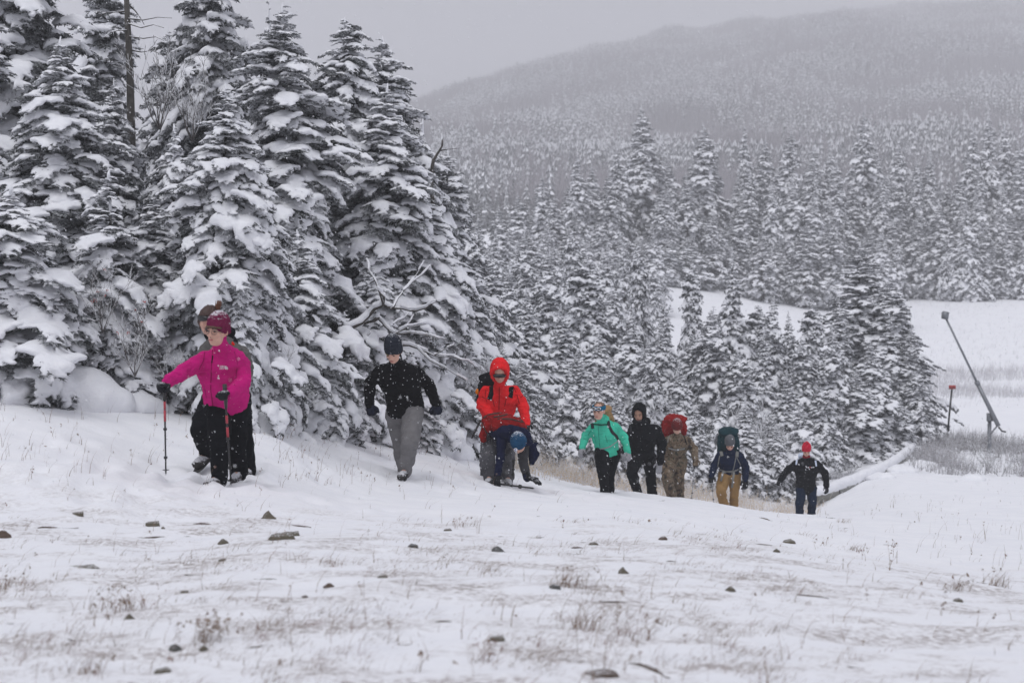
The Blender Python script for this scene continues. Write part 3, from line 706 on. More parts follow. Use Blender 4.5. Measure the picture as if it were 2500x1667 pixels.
# crooked branch stub on the near wood's right end
d = 25.0; P0 = W(1055, 470, d); root = empty('dead_tree', (P0.x, P0.y, gz(P0.x, P0.y))); base = np.array(root.location)
g = Geo(); g.tube([np.array(W(1068, 700, d))-base, np.array(W(1052, 430, d))-base, np.array(W(1058, 390, d))-base, np.array(W(1072, 368, d))-base, np.array(W(1080, 355, d))-base, np.array(W(1078, 325, d))-base], [.04, .03, .026, .022, .016, .006], 7)
obj('trunk', mesh_np('crooked', *g.arrays(), M_BARK, True), root); limb(root, [np.array(W(1072, 368, d))-base, np.array(W(1095, 364, d))-base, np.array(W(1122, 362, d+.1))-base], .02, M_BARK)
tag(root, 'thin crooked dead trunk poking out at the right end of the near wood', 'dead tree')

# smooth drifts at the foot of the wood
for i, (px, py, d, w, hh, lab) in enumerate([(165, 950, 17.9, .62, .42, 'smooth rounded snow mound at the left, against the foot of the wood'), (300, 955, 18.3, .4, .20, 'lower snow mound right of the biggest one at the left'), (745, 955, 20.9, .45, .34, 'broad snow drift between the grey puffy sleeve and the man in black'), (900, 900, 23.4, .6, .42, 'deep snow drift under the fallen tree'), (1085, 980, 24.0, .35, .25, 'snow drift right of the man in black fleece'), (15, 950, 17.4, .35, .16, 'small snow swell at the left frame edge')]):
    c = W(px, py, d); z = gz(c.x, c.y); g = Geo(); g.ell((0, 0, 0), ((w, 0, 0), (0, w*.7, 0), (0, 0, hh)), 20); g.ell((w*.55, .1, -.05), ((w*.6, 0, 0), (0, w*.5, 0), (0, 0, hh*.6)), 20); g.ell((-w*.5, .2, -.05), ((w*.6, 0, 0), (0, w*.5, 0), (0, 0, hh*.55)), 20)
    V, F = g.arrays(); tag(obj('snow_mound', remesh(V, F, .06, 4, M_SNOW, 'snow_mound', wrinkle=.05, wscale=(1.6, 1.6, 1.6)), None, (c.x, c.y, z)), lab, 'snow mound', 'snow mounds at the foot of the wood')
# bare shrubs
M_BERRY = plain_mat('berry', (0.42, 0.06, 0.05), .5)
SG = 'bare shrubs among the trees'
SHL = [(330, 905, 17.8, 215, 'tall red-berried bare shrub left of the raised glove', 0), (250, 800, 18.0, 190, 'bare shrub with berries behind the low broad fir', 0), (415, 935, 18.0, 120, 'thin bare shrub directly above the raised glove', 0),
  (390, 300, 22.0, 260, 'leafless bush high in the wood below the dead snag', 1), (470, 330, 23.0, 240, 'leafless bush high in the wood right of the dead snag', 1), (1110, 870, 24.5, 120, 'thin branching shrub left of the red hood', 0), (690, 935, 19.0, 110, 'wispy bare sapling leaning right beside the grey puffy sleeve', 0),
  (1150, 980, 24.8, 150, 'rimed shrub at the left elbow of the red hooded hiker', 1)]
for (px, py, d, h, lab, up) in SHL:
    me = pick(SHRD, px) if d < 24.6 else pick(SHR, px)
    x = (px-CX)/FPX*d
    o = shrub(me, px, py, d, h, lab, SG, z=(W(px, py, d).z if not up else W(px, py, d).z))
    if lab.count('berr'):
        Rb = random.Random(px)
        bc, bf = mesh_arrays(me)
        ico = Geo()
        for k in range(9):
            v = bc[Rb.randrange(len(bc))]
            if v[2] < .4: continue
            for _ in range(5): ico.ell(v + np.array([Rb.uniform(-.02, .02), Rb.uniform(-.02, .02), Rb.uniform(-.03, .01)]), [(.008, 0, 0), (0, .008, 0), (0, 0, .008)], 6)
        obj('berries', mesh_np('berries', *ico.arrays(), M_BERRY), o)
Rs = random.Random(11)
for k in range(20):
    px = 1180 + k*47 + Rs.uniform(-12, 12); d = 33 + (px-1180)*.018 + Rs.uniform(-2, 5)
    lab = f'rimed leafless shrub at the gully edge, {near_anchor(px)}'
    x = (px-CX)/FPX*d
    o = shrub(pick(SHR, k), px, 0, d, Rs.uniform(50, 120), lab, 'rimed shrubs along the gully edge', 'rimed_shrub', w=1.1)
for k in range(30):
    px = 1450 + Rs.uniform(0, 560); d = Rs.uniform(44, 62)
    shrub(pick(SHRD + SHR, k), px, 0, d, Rs.uniform(140, 230), f'dark leafless bush between the gully firs, {near_anchor(px)}', 'leafless bushes between the gully firs', w=.9)
for k in range(16):
    px = 2225 + Rs.uniform(0, 290); d = Rs.uniform(50, 62)
    shrub(pick(SHRD, k), px, 0, d, Rs.uniform(40, 75), f'low dark brush {"in front of" if d < 56 else "behind"} the snow gun post, {"at the marker post" if px < 2330 else "left of the post" if px < 2410 else "right of the post"}', 'low brush around the snow gun', 'low_brush', w=1.5)

# ------------------------------------------------------------ forest on the foggy hill (one mass)
def hill_forest():
    def cone_tree(seed):
        R = random.Random(seed); S = Geo(); N = Geo()
        for k in range(11):
            t = k/11; r = .2*(1-t)**.8 + .01; z = .08 + t*.9
            for j in range(6):
                a = 6.28*j/6 + k + R.uniform(-.3, .3); rr = r*R.uniform(.7, 1.2); c, s = math.cos(a), math.sin(a); c2, s2 = math.cos(a+.5), math.sin(a+.5)
                p = [(0, 0, z+.05), (c*rr, s*rr, z-.05), (c2*rr*.9, s2*rr*.9, z-.04)]
                N.add([(q[0], q[1], q[2]-.035) for q in p], [(0, 1, 2)])
                if R.random() < .52: S.add(p, [(0, 1, 2)])
        me = mesh_np('far_fir', np.concatenate([S.arrays()[0], N.arrays()[0]]), np.concatenate([S.arrays()[1], N.arrays()[1] + len(S.arrays()[0])]), M_SNOW)
        me.materials.append(M_NEEDLE_FAR); ns = len(S.arrays()[1])
        mi = np.zeros(len(me.polygons), dtype=np.int32); mi[ns:] = 1; me.polygons.foreach_set('material_index', mi)
        return bpy.data.objects.new('far_fir', me)
    M_HAZEL = plain_mat('rimed_bare_crown', (.36, .34, .36), .9, bmp=0)
    def puff(seed):
        R = random.Random(seed); G = Geo()
        for k in range(90):
            a = R.uniform(0, 6.28); u = R.random()**.5; b = np.array([math.cos(a)*u*.12, math.sin(a)*u*.12, .3*R.random()])
            e = b + np.array([math.cos(a)*u*.32, math.sin(a)*u*.32, .45+.35*(1-u*u)*R.uniform(.6, 1)]); w = np.array([R.uniform(-1, 1), R.uniform(-1, 1), 0])*.010
            G.add([b-w, b+w, e+w*.5], [(0, 1, 2)])
        return bpy.data.objects.new('far_bare_tree', mesh_np('far_bare_tree', *G.arrays(), M_HAZEL))
    protos = [cone_tree(1), cone_tree(2), puff(3)]
    R = np.random.RandomState(4); P = []; K = []; SC = []
    n = 120000
    th = R.uniform(-.34, .34, n); r = 225 + (1420-225)*R.rand(n)**.8
    x = np.sin(th)*r; y = np.cos(th)*r; z = terrain(x, y)
    for i in range(n):
        a = mnoise.noise(Vector((x[i]/16, y[i]/38, 0))); b = mnoise.noise(Vector((x[i]/34+5, y[i]/75, 4)))
        if a + .3*R.rand() < -.22: 
            if R.rand() < .25: continue
        P.append((x[i], y[i], z[i]-.3)); K.append(2 if b + R.rand()*.7 > .42 else R.randint(2)); SC.append(8.5*R.uniform(.5, 1.6)*(.8 if r[i] < 300 else 1))
    # ridge side fill behind the ridge wood
    me = bpy.data.meshes.new('hill_forest'); me.vertices.add(len(P)); me.vertices.foreach_set('co', np.array(P, dtype=np.float32).ravel())
    at = me.attributes.new('sc', 'FLOAT', 'POINT'); at.data.foreach_set('value', np.array(SC, dtype=np.float32))
    at = me.attributes.new('rot', 'FLOAT_VECTOR', 'POINT'); rv = np.zeros((len(P), 3), dtype=np.float32); rv[:, 2] = R.uniform(0, 6.28, len(P)); at.data.foreach_set('vector', rv.ravel())
    at = me.attributes.new('k', 'INT', 'POINT'); at.data.foreach_set('value', np.array(K, dtype=np.int32))
    o = obj('hill_forest', me); gn = bpy.data.node_groups.new('hill_forest', 'GeometryNodeTree')
    gn.interface.new_socket('Geometry', in_out='INPUT', socket_type='NodeSocketGeometry'); gn.interface.new_socket('Geometry', in_out='OUTPUT', socket_type='NodeSocketGeometry')
    gi = gn.nodes.new('NodeGroupInput'); go = gn.nodes.new('NodeGroupOutput'); jn = gn.nodes.new('GeometryNodeJoinGeometry')
    def attr(nm, ty): a = gn.nodes.new('GeometryNodeInputNamedAttribute'); a.data_type = ty; a.inputs[0].default_value = nm; return [s for s in a.outputs if s.enabled and s.name == 'Attribute'][0]
    sc_, rt_, k_ = attr('sc', 'FLOAT'), attr('rot', 'FLOAT_VECTOR'), attr('k', 'INT')
    for q, pr in enumerate(protos):
        oi = gn.nodes.new('GeometryNodeObjectInfo'); oi.inputs['Object'].default_value = pr
        cmp_ = gn.nodes.new('FunctionNodeCompare'); cmp_.data_type = 'INT'; cmp_.operation = 'EQUAL'
        gn.links.new(k_, cmp_.inputs[2]); cmp_.inputs[3].default_value = q
        ip = gn.nodes.new('GeometryNodeInstanceOnPoints'); gn.links.new(gi.outputs[0], ip.inputs['Points']); gn.links.new(cmp_.outputs[0], ip.inputs['Selection'])
        gn.links.new(oi.outputs['Geometry'], ip.inputs['Instance']); gn.links.new(rt_, ip.inputs['Rotation']); gn.links.new(sc_, ip.inputs['Scale'])
        gn.links.new(ip.outputs[0], jn.inputs[0])
    gn.links.new(jn.outputs[0], go.inputs[0])
    md = o.modifiers.new('forest', 'NODES'); md.node_group = gn
    tag(o, 'far-off snowy forest covering the foggy hillside', None, None, 'stuff')
hill_forest()
# ------------------------------------------------------------ people
M_SKIN = plain_mat('skin', (0.58, 0.33, 0.25), .5, var=.12, sc=25, bmp=.05); M_SKIN_D = plain_mat('skin_tan', (0.40, 0.22, 0.15), .5, var=.12, sc=25, bmp=.05)
M_LIP = plain_mat('lips', (0.42, 0.13, 0.12), .4, bmp=0); M_DARK = plain_mat('dark_hair', (0.035, 0.022, 0.016), .6, bmp=.2); M_EYE = plain_mat('eye', (0.03, 0.025, 0.02), .2, bmp=0)
M_WHITE = plain_mat('white_plastic', (0.78, 0.78, 0.8), .4, bmp=0); M_LENS = plain_mat('dark_lens', (0.012, 0.012, 0.014), .12, bmp=0)
M_BLACKP = plain_mat('black_plastic', (0.015, 0.015, 0.016), .4, bmp=0); M_REDP = plain_mat('red_metal', (0.42, 0.03, 0.05), .35, bmp=0); M_GREYP = plain_mat('grey_metal', (0.32, 0.33, 0.35), .35, .6, bmp=0)
M_BOOT = cloth('snowy_boot', (0.05, 0.047, 0.047), 1.4, snowtop=1.05)

def nrm(v): v = np.array(v, float); return v/(np.linalg.norm(v)+1e-9)

class Person:
    def __init__(s, label, d, J, group, foot=None):
        s.d = d; s.Jw = {k: np.array(W(v[0], v[1], d + (v[2] if len(v) > 2 else 0))) for k, v in J.items()}
        f = s.Jw['ankle_r'] if foot is None else s.Jw[foot]
        s.root = empty('person', (f[0], d, f[2] - .08)); s.base = np.array(s.root.location); s.root.location.z += .0
        tag(s.root, label, 'person', group)
        s.J = {k: v - s.base for k, v in s.Jw.items()}; s.bv = None
    def L(s, px, py, dz=0): return np.array(W(px, py, s.d + dz)) - s.base
    def part(s, name, me, parent=None, label=None):
        o = obj(name, me, parent or s.root)
        if label: o['label'] = label
        return o
    def geo(s, name, g, mat, smooth=True, parent=None, label=None): return s.part(name, mesh_np(name, *g.arrays(), mat, smooth), parent, label)
    def frame(s):
        J = s.J; up = nrm(J['neck'] - J['pelvis']); sd = nrm(J['sh_l'] - J['sh_r']); fr = nrm(np.cross(sd, up)); 
        if fr[1] > 0 and abs(fr[1]) > .3: fr = -fr
        sd = nrm(sd - up*sd.dot(up)); return up, sd, nrm(fr)
    def head_frame(s, fwd, tilt=0):
        f = nrm(fwd); r = nrm(np.cross(f, [0, 0, 1])); u = np.cross(r, f)
        c, sn = math.cos(tilt), math.sin(tilt); r, u = r*c + u*sn, u*c - r*sn
        s.hf, s.hr, s.hu = f, r, u; s.hc = s.J['head']
    def H(s, r, f, u): return s.hc + s.hr*r*s.hs + s.hf*f*s.hs + s.hu*u*s.hs
    def HA(s, a, b, c): return [s.hr*a*s.hs, s.hf*b*s.hs, s.hu*c*s.hs]
    def body(s, skin, fwd, tilt=0, vox=.012, hs=1.1, nose=1.0):
        s.hs = hs; s.head_frame(fwd, tilt); J = s.J; g = Geo()
        g.ell(s.H(0, -.012, .02), s.HA(.076, .094, .098)); g.ell(s.H(0, .02, -.055), s.HA(.060, .066, .066)); g.ell(s.H(0, .045, -.090), s.HA(.036, .036, .026))
        g.ell(s.H(0, .066, .022), s.HA(.052, .022, .014)); g.cap(s.H(0, .080, .010), s.H(0, .100, -.028), .009*hs, .013*hs, 8); g.ell(s.H(0, .090, -.034), s.HA(.019, .014, .010))
        for q in (-1, 1):
            g.ell(s.H(q*.040, .056, -.024), s.HA(.024, .024, .020)); g.ell(s.H(q*.078, -.012, -.012), s.HA(.010, .020, .030)); g.ell(s.H(q*.030, .070, .002), s.HA(.014, .012, .009))
        g.ell(s.H(0, .077, -.058), s.HA(.025, .012, .007)); g.ell(s.H(0, .074, -.071), s.HA(.022, .013, .008))
        up, sd, fr = s.frame()
        g.cap(s.H(0, -.015, -.06), J['neck'] - up*.04, .052, .050); g.cap(J['neck'] - up*.06, J['pelvis'], .05, .09); dn = up*.10; g.cap(J['sh_r'] - dn, J['sh_l'] - dn, .045, .045)
        for k in ('r', 'l'):
            g.cap(J['sh_'+k] - up*.07, J['el_'+k], .045, .038); g.cap(J['el_'+k], J['wr_'+k], .036, .024); h = J['wr_'+k] + nrm(J['wr_'+k]-J['el_'+k])*.025; g.cap(J['wr_'+k], h, .024, .022)
            g.cap(J['pelvis'], J['hip_'+k], .09, .08); g.cap(J['hip_'+k], J['knee_'+k], .07, .05); g.cap(J['knee_'+k], J['ankle_'+k], .048, .036)
            g.cap(J['ankle_'+k], J['ankle_'+k] + nrm(J['toe_'+k]-J['ankle_'+k])*.10, .034, .03)
        V, F = g.arrays(); s.part('body', remesh(V, F, vox, 2, skin, 'body'))
    def face(s, brow=M_DARK, mouth=True, eyes=True):
        for q in (-1, 1):
            if eyes: g = Geo(); g.ell(s.H(q*.031, .083, .002), s.HA(.013, .004, .0055), 8); s.geo('eye', g, M_EYE)
            g = Geo(); g.tube([s.H(q*.014, .094, .020), s.H(q*.032, .091, .027), s.H(q*.050, .078, .021)], [.003, .0045, .003], 6); s.geo('eyebrow', g, brow)
        if mouth: g = Geo(); g.ell(s.H(0, .090, -.064), s.HA(.022, .005, .006), 10); s.geo('lips', g, M_LIP)
        g = Geo(); 
        for q in (-1, 1): g.ell(s.H(q*.007, .106, -.042), s.HA(.0035, .003, .002), 6)
        s.geo('nostril', g, M_EYE)
    def hat(s, mat, name='beanie', low=0, top=.0, vox=.008, sc=1.0, rib=True, pom=None, tall=0):
        g = Geo(); g.ell(s.H(0, -.020, .050+top), s.HA(.086*sc, .104*sc, (.086+tall)*sc)); g.ell(s.H(0, -.022, .040+top), s.HA(.087*sc, .105*sc, .045*sc))
        # the band that reaches down over brow, ears and nape
        n = 24
        for k in range(n):
            a = 6.2832*k/n; f = math.sin(a); lo = .030 - .052*(1-max(0, f))**.8 + low
            c1 = s.H(math.cos(a)*.076*sc, -.018 + f*.092*sc, .052); c2 = s.H(math.cos(a)*.077*sc, -.018 + f*.094*sc, lo); g.cap(c1, c2, .013*s.hs, .0125*s.hs, 8)
        V, F = g.arrays(); hc = s.hc; R_ = s.hr; U_ = s.hu; F_ = s.hf
        def ribs(co):
            q = co - hc; a = np.arctan2(q @ F_, q @ R_); return .0014*np.sin(a*38)
        me = remesh(V, F, vox, 2, mat, name, wrinkle=.004, wscale=(9, 9, 9), seed=3, extra=ribs if rib else None)
        o = s.part(name, me)
        if pom is not None: g = Geo(); g.ell(s.H(0, -.02, .150+top+tall), s.HA(.026, .026, .024), 10); V, F = g.arrays(); s.part('pompom', remesh(V, F, .006, 0, pom, 'pompom', wrinkle=.012, wscale=(60, 60, 60)), o)
        return o
    def hood(s, mat, vox=.010, sc=1.0, open_=.088, fwd=.055):
        g = Geo(); g.ell(s.H(0, -.045, .018), s.HA(.108*sc, .105*sc, .132*sc)); g.ell(s.H(0, -.05, -.06), s.HA(.105*sc, .09*sc, .09*sc))
        for a in np.linspace(0, 6.283, 17): 
            g.ell(s.H(math.cos(a)*.088*sc, fwd-.015+.02*max(0, math.sin(a)), math.sin(a)*.108*sc-.005), [np.eye(3)[i]*.024 for i in range(3)], 8)
            g.cap(s.H(math.cos(a)*.088*sc, fwd-.015, math.sin(a)*.108*sc-.005), s.H(math.cos(a)*.094*sc, -.03, math.sin(a)*.12*sc), .022, .022, 8)
        V, F = g.arrays(); return s.part('hood', remesh(V, F, vox, 2, mat, 'hood', wrinkle=.005, wscale=(10, 10, 10)))
    def jacket(s, mat, hem=-.10, bulk=1.0, vox=.014, chest=(.205, .135), waist=(.185, .135), hemr=(.21, .17), arm=(.074, .064, .048), collar=.075, wr=.010, name='jacket', hem_dir=None, puff=None, cuff=True, hem_tilt=0.0):
        J = s.J; up, sd, fr = s.frame(); P, N = J['pelvis'], J['neck']; L = np.linalg.norm(N-P); g = Geo(); s.up, s.sd, s.fr = up, sd, fr
        def ring(t, w, dp, off=0): c = P + up*L*t + fr*off; return (c + sd*0, sd*w*bulk, fr*dp*bulk, 20)
        hd = up if hem_dir is None else nrm(hem_dir)
        rings = [(P + hd*hem + up*0, sd*hemr[0]*bulk*.96, fr*hemr[1]*bulk*.96, 20), (P + hd*hem*.8, sd*hemr[0]*bulk, fr*hemr[1]*bulk, 20), ring(.12, *waist), ring(.38, waist[0]*1.01, waist[1]*1.03, .01), ring(.62, *chest, .02), ring(.80, chest[0]*.97, chest[1]*.95, .01), ring(.90, chest[0]*.72, chest[1]*.8), ring(.98, .100, .090), ring(1.02, collar, collar)]
        g.loft(rings); g.cap(N - up*.03, s.H(0, -.02, -.075), collar/1.05, collar/1.05*.95)
        for k in ('r', 'l'):
            sh, e, w = J['sh_'+k] - up*.085*bulk + (J['pelvis']*0 + sd*(.012 if k == 'r' else -.012)), J['el_'+k], J['wr_'+k]; o = N*.62 + (sh + up*.02)*.38 - up*.035
            g.cap(o, sh, .070*bulk, arm[0]*1.04*bulk); g.cap(sh, (sh+e)/2, arm[0]*1.05*bulk, arm[0]*.93*bulk); g.cap((sh+e)/2, e, arm[0]*.93*bulk, arm[1]*bulk); g.cap(e, w, arm[1]*bulk, arm[2]*bulk)
            g.cap(N*.35 + P*.65 + sd*(.12 if k == 'l' else -.12), sh - up*.05, .09*bulk, .080*bulk)
            if cuff: g.cap(w - nrm(w-e)*.02, w + nrm(w-e)*.012, arm[2]*1.05*bulk, arm[2]*1.02*bulk)
        V, F = g.arrays()
        ex = None
        if puff:
            segs = [(J['sh_r'], J['el_r']), (J['el_r'], J['wr_r']), (J['sh_l'], J['el_l']), (J['el_l'], J['wr_l']), (P, N)]
            def ex(co):
                best = np.full(len(co), 9.); ph = np.zeros(len(co))
                for a, b in segs:
                    ab = b-a; l = np.linalg.norm(ab); t = ((co-a) @ ab)/l/l; q = a + np.clip(t, 0, 1)[:, None]*ab; dd = np.linalg.norm(co-q, axis=1) - (.1 if b is N else 0); m = dd < best; best[m] = dd[m]; ph[m] = (t*l)[m]
                return -.018*np.abs(np.cos(ph*math.pi/puff))**5
        me = remesh(V, F, vox, 3, mat, name, wrinkle=wr, wscale=(8, 8, 11), seed=int(abs(P[0]*100)) % 7, extra=ex)
        o = s.part(name, me); co, t = mesh_arrays(me); s.bv = BVHTree.FromPolygons([tuple(v) for v in co], [tuple(int(i) for i in f) for f in t]); s.jo = o
        return o
    def trousers(s, mat, th=(.105, .085, .085), vox=.014, wr=.013, seat=(.17, .13), name='trousers', waist_up=.06):
        J = s.J; up, sd, fr = s.frame(); g = Geo(); P = J['pelvis']
        c = (J['hip_r'] + J['hip_l'])/2
        g.ell((P + c)/2, [sd*seat[0], fr*seat[1], up*.14]); g.cap(P + up*waist_up, P, .12, .13)
        for k in ('r', 'l'):
            h, kn, a = J['hip_'+k], J['knee_'+k], J['ankle_'+k]
            g.cap(h, (h+kn)/2, th[0]*1.08, th[0]*.97); g.cap((h+kn)/2, kn, th[0]*.97, th[1]); g.cap(kn, (kn+a)/2, th[1], th[1]*.9); g.cap((kn+a)/2, a + nrm(a-kn)*.02, th[1]*.9, th[2]*.92)
            g.cap(P, h, th[0]*1.1, th[0]*1.08)
        V, F = g.arrays(); return s.part(name, remesh(V, F, vox, 2, mat, name, wrinkle=wr, wscale=(9, 9, 6), seed=3))
    def boots(s, mat, vox=.012, size=.13):
        J = s.J
        for k in ('r', 'l'):
            a, t = J['ankle_'+k], J['toe_'+k]; f = nrm(t - a); f2 = nrm([f[0], f[1], f[2]*.6]); g = Geo()
            heel = a + np.array([0, 0, -.045]) - f*.03; toe = a + (t-a)*.95
            g.cap(a + np.array([0, 0, .03]), a, .055, .055); g.cap(heel, toe, .048, .043); g.cap(heel + (toe-heel)*.5, toe, .05, .045)
            V, F = g.arrays(); o = s.part('boot', remesh(V, F, vox, 1, mat, 'boot', wrinkle=.006, wscale=(20, 20, 20)))
            g = Geo(); dn = np.array([0, 0, -1.]); 
            sdv = nrm(np.cross(f, [0, 0, 1])); ctr = (heel + toe)/2; upv = np.cross(sdv, f)
            ctr = ctr - upv*.040
            g.loft([(ctr - f*.5*np.linalg.norm(toe-heel) - f*.045 , sdv*.03, upv*.012, 10), (ctr - f*.35*np.linalg.norm(toe-heel), sdv*.042, upv*.014, 10), (ctr + f*.35*np.linalg.norm(toe-heel), sdv*.048, upv*.014, 10), (ctr + f*.5*np.linalg.norm(toe-heel) + f*.04, sdv*.03, upv*.012, 10)])
            s.geo('sole', g, M_BLACKP, True, o)
    def glove(s, k, mat, curl=1.0, size=1.0, direction=None, palm=None, name='glove', vox=.007, thumb=1, mitten=False):
        """palm, four unequal fingers and a thumb; curl 1 = closed round a grip, 0 = straight"""
        J = s.J; w = J['wr_'+k]; al = nrm(direction if direction is not None else w - J['el_'+k]); pn = nrm(palm if palm is not None else [0, 1, .1]); pn = nrm(pn - al*pn.dot(al)); sd = np.cross(al, pn)*thumb
        g = Geo(); S = size; g.cap(w - nrm(w - J['el_'+k])*.035, w + al*.015, .044*S, .040*S); c = w + al*.06*S
        g.ell(c, [sd*.045*S, pn*.024*S, al*.052*S]); g.ell(c + al*.02, [sd*.043*S, pn*.022*S, al*.04*S])
        fl = [.066, .076, .072, .056] if not mitten else [.07, .074, .072, .066]
        for i, L in enumerate(fl):
            b = w + al*(.098 - abs(i-1.4)*.006)*S + sd*(.030 - i*.0205)*S; p = b; a = 0
            for j, f in enumerate((.45, .32, .25)):
                a += curl*(1.15, 1.25, .8)[j] + .08; q = p + (al*math.cos(a) + pn*math.sin(a) + sd*(.05*(1.5-i)*(1-curl)))*L*f*S*1.05; g.cap(p, q, (.0125 if not mitten else .016)*S, (.0115 if not mitten else .015)*S, 8); p = q
        tb = w + al*.035*S + sd*.038*S; t1 = tb + (al*.6 + sd*.75 + pn*.25*curl)*.038*S; t2 = t1 + (al*.85 + sd*(.35 - .5*curl) + pn*.6*curl)*.034*S; g.cap(tb, t1, .016*S, .0145*S, 8); g.cap(t1, t2, .0145*S, .0125*S, 8)
        V, F = g.arrays(); o = s.part(name, remesh(V, F, vox, 1, mat, name, wrinkle=.002, wscale=(30, 30, 30)))
        s.grip = c + pn*.03*S; s.palm = (al, pn, sd); return o
    def on_jacket(s, px, py, off=.006, bv=None):
        o = Vector((0, 0, CAMZ)) - Vector(s.base); t = Vector(s.L(px, py)); dr = (t - o).normalized(); h = (bv or s.bv).ray_cast(o, dr)
        if h[0] is None: return None
        return np.array(h[0] - dr*off), np.array(h[1])
    def strap(s, pts, mat, w=.018, th=.007, name='strap', parent=None, pre=None, post=None, label=None, n=14, bv=None):
        """a strap lying on the jacket along the line the photo shows"""
        P = []; U = []; pts = [np.array(p, float) for p in pts]; seg = [np.linalg.norm(pts[i+1]-pts[i]) for i in range(len(pts)-1)]; T = sum(seg)
        for i in range(n+1):
            t = T*i/n; j = 0
            while j < len(seg)-1 and t > seg[j]: t -= seg[j]; j += 1
            p = pts[j] + (pts[j+1]-pts[j])*min(1, t/seg[j]); h = s.on_jacket(p[0], p[1], th*.8, bv)
            if h is not None: P.append(h[0]); U.append(nrm(h[1]))
        if len(P) < 2: return None
        P = [P[0]] + [(P[i-1] + P[i]*2 + P[i+1])/4 for i in range(1, len(P)-1)] + [P[-1]]
        if pre is not None: P = [np.array(pre)] + P; U = [U[0]] + U
        if post is not None: P = P + [np.array(post)]; U = U + [U[-1]]
        U = [nrm(u + np.array([0, -.4, 0])) for u in U]
        g = Geo(); g.tube(P, 1, 8, flat=(w, th, U)); return s.geo(name, g, mat, True, parent, label)
    def pack(s, mat, c, sz, lid=True, vox=.016, name='backpack', lean=0, parent=None, label=None, wr=.008):
        """rounded rucksack: c centre, sz half sizes along side, depth, up of the torso"""
        up, sd, fr = s.frame(); g = Geo()
        A = [sd, fr, up]; n = 20; rings = []
        for t in np.linspace(-1, 1, 9):
            q = (1-abs(t)**4)**.5*.98 + .05; rings.append((c + up*sz[2]*t, sd*sz[0]*q, fr*sz[1]*q, n))
        # squarish sections
        g2 = Geo(); a = np.linspace(0, 2*np.pi, n, endpoint=False); ca = np.sign(np.cos(a))*np.abs(np.cos(a))**.55; sa = np.sign(np.sin(a))*np.abs(np.sin(a))**.55
        V = np.concatenate([r[0] + np.outer(ca, r[1]) + np.outer(sa, r[2]) for r in rings]); F = []; i = np.arange(n); j = (i+1) % n
        for k in range(8): B = k*n; F += [np.stack([B+i, B+j, B+n+j], 1), np.stack([B+i, B+n+j, B+n+i], 1)]
        m = len(V); V = np.concatenate([V, [rings[0][0], rings[-1][0]]]); F += [np.stack([j, i, np.full(n, m)], 1), np.stack([8*n+i, 8*n+j, np.full(n, m+1)], 1)]; g.add(V, np.concatenate(F))
        if lid: g.ell(c + up*sz[2]*.95, [sd*sz[0]*1.02, fr*sz[1]*1.02, up*.07])
        g.ell(c - fr*sz[1]*.7 - up*sz[2]*.2, [sd*sz[0]*.7, fr*sz[1]*.6, up*sz[2]*.5])
        V, F = g.arrays(); return s.part(name, remesh(V, F, vox, 2, mat, name, wrinkle=wr, wscale=(9, 9, 9)), parent, label)

def pole(a, b, label, group='trekking poles', shaft=M_BLACKP, band=M_REDP, grip=.13, bands=((.28, .36), (.40, .48)), r=.0085, basket=True):
    """trekking pole from the grip top a to the tip b (world points)"""
    a = np.array(a); b = np.array(b); L = np.linalg.norm(b-a); t = (b-a)/L
    root = empty('trekking_pole', tuple(b)); B = np.array(b)
    def seg(n_, f0, f1, r0, r1, mat): g = Geo(); g.tube([a + t*L*f0 - B, a + t*L*f1 - B], [r0, r1], 10); obj(n_, mesh_np(n_, *g.arrays(), mat, True), root)
    seg('grip', -.03, grip*1.6, .019, .014, M_BLACKP); seg('shaft', grip*1.6, .98, r, r*.75, shaft)
    for f0, f1 in bands: seg('coloured_band', f0, f1, r*1.25, r*1.2, band)
    for f in (.50, .80): seg('clamp', f, f+.025, r*1.9, r*1.7, M_BLACKP)
    seg('tip', .97, 1.0, .005, .002, M_GREYP)
    if basket: seg('basket', .94, .946, .03, .026, M_BLACKP)
    tag(root, label, 'trekking pole', group); return root
HG = 'hikers climbing the snowy slope'

# materials for clothing
C_MAG = cloth('magenta_fleece', (0.50, 0.010, 0.17), .3, snowtop=.1); C_BLK = cloth('black_fabric', (0.006, 0.007, 0.009), .55); C_BLKF = cloth('black_fleece', (0.004, 0.004, 0.005), .9, fine=260, snowtop=.1)
C_WINE = cloth('wine_knit', (0.14, 0.012, 0.05), .3, snowtop=.75); C_GLV = cloth('black_glove', (0.016, 0.017, 0.02), .5, snowtop=.5); C_PUFF = cloth('grey_puffy', (0.12, 0.115, 0.11), .3)
C_REDB = cloth('red_webbing', (0.75, 0.03, 0.02), .2); C_GREYT = cloth('grey_trousers', (0.17, 0.165, 0.168), .35); C_NAVYK = cloth('navy_knit', (0.022, 0.026, 0.036), .35, snowtop=.55); C_NAVG = cloth('navy_glove', (0.012, 0.014, 0.026), .25)
C_RED = cloth('bright_red_shell', (0.72, 0.018, 0.022), .3); C_DRED = cloth('dark_red_pack', (0.24, 0.010, 0.010), .5, snowtop=.1); C_GREYS = cloth('snowy_grey_trousers', (0.10, 0.10, 0.11), .9, snowtop=.45); C_NAVY = cloth('navy_vest', (0.008, 0.011, 0.035), .3)
C_TEAL = cloth('teal_shell', (0.055, 0.50, 0.34), .3); C_HBAND = cloth('blue_headband', (0.006, 0.12, 0.22), .15); C_LGREY = cloth('light_grey_knit', (0.30, 0.30, 0.32), .3); C_TAN = cloth('tan_pack', (0.32, 0.20, 0.10), .3)
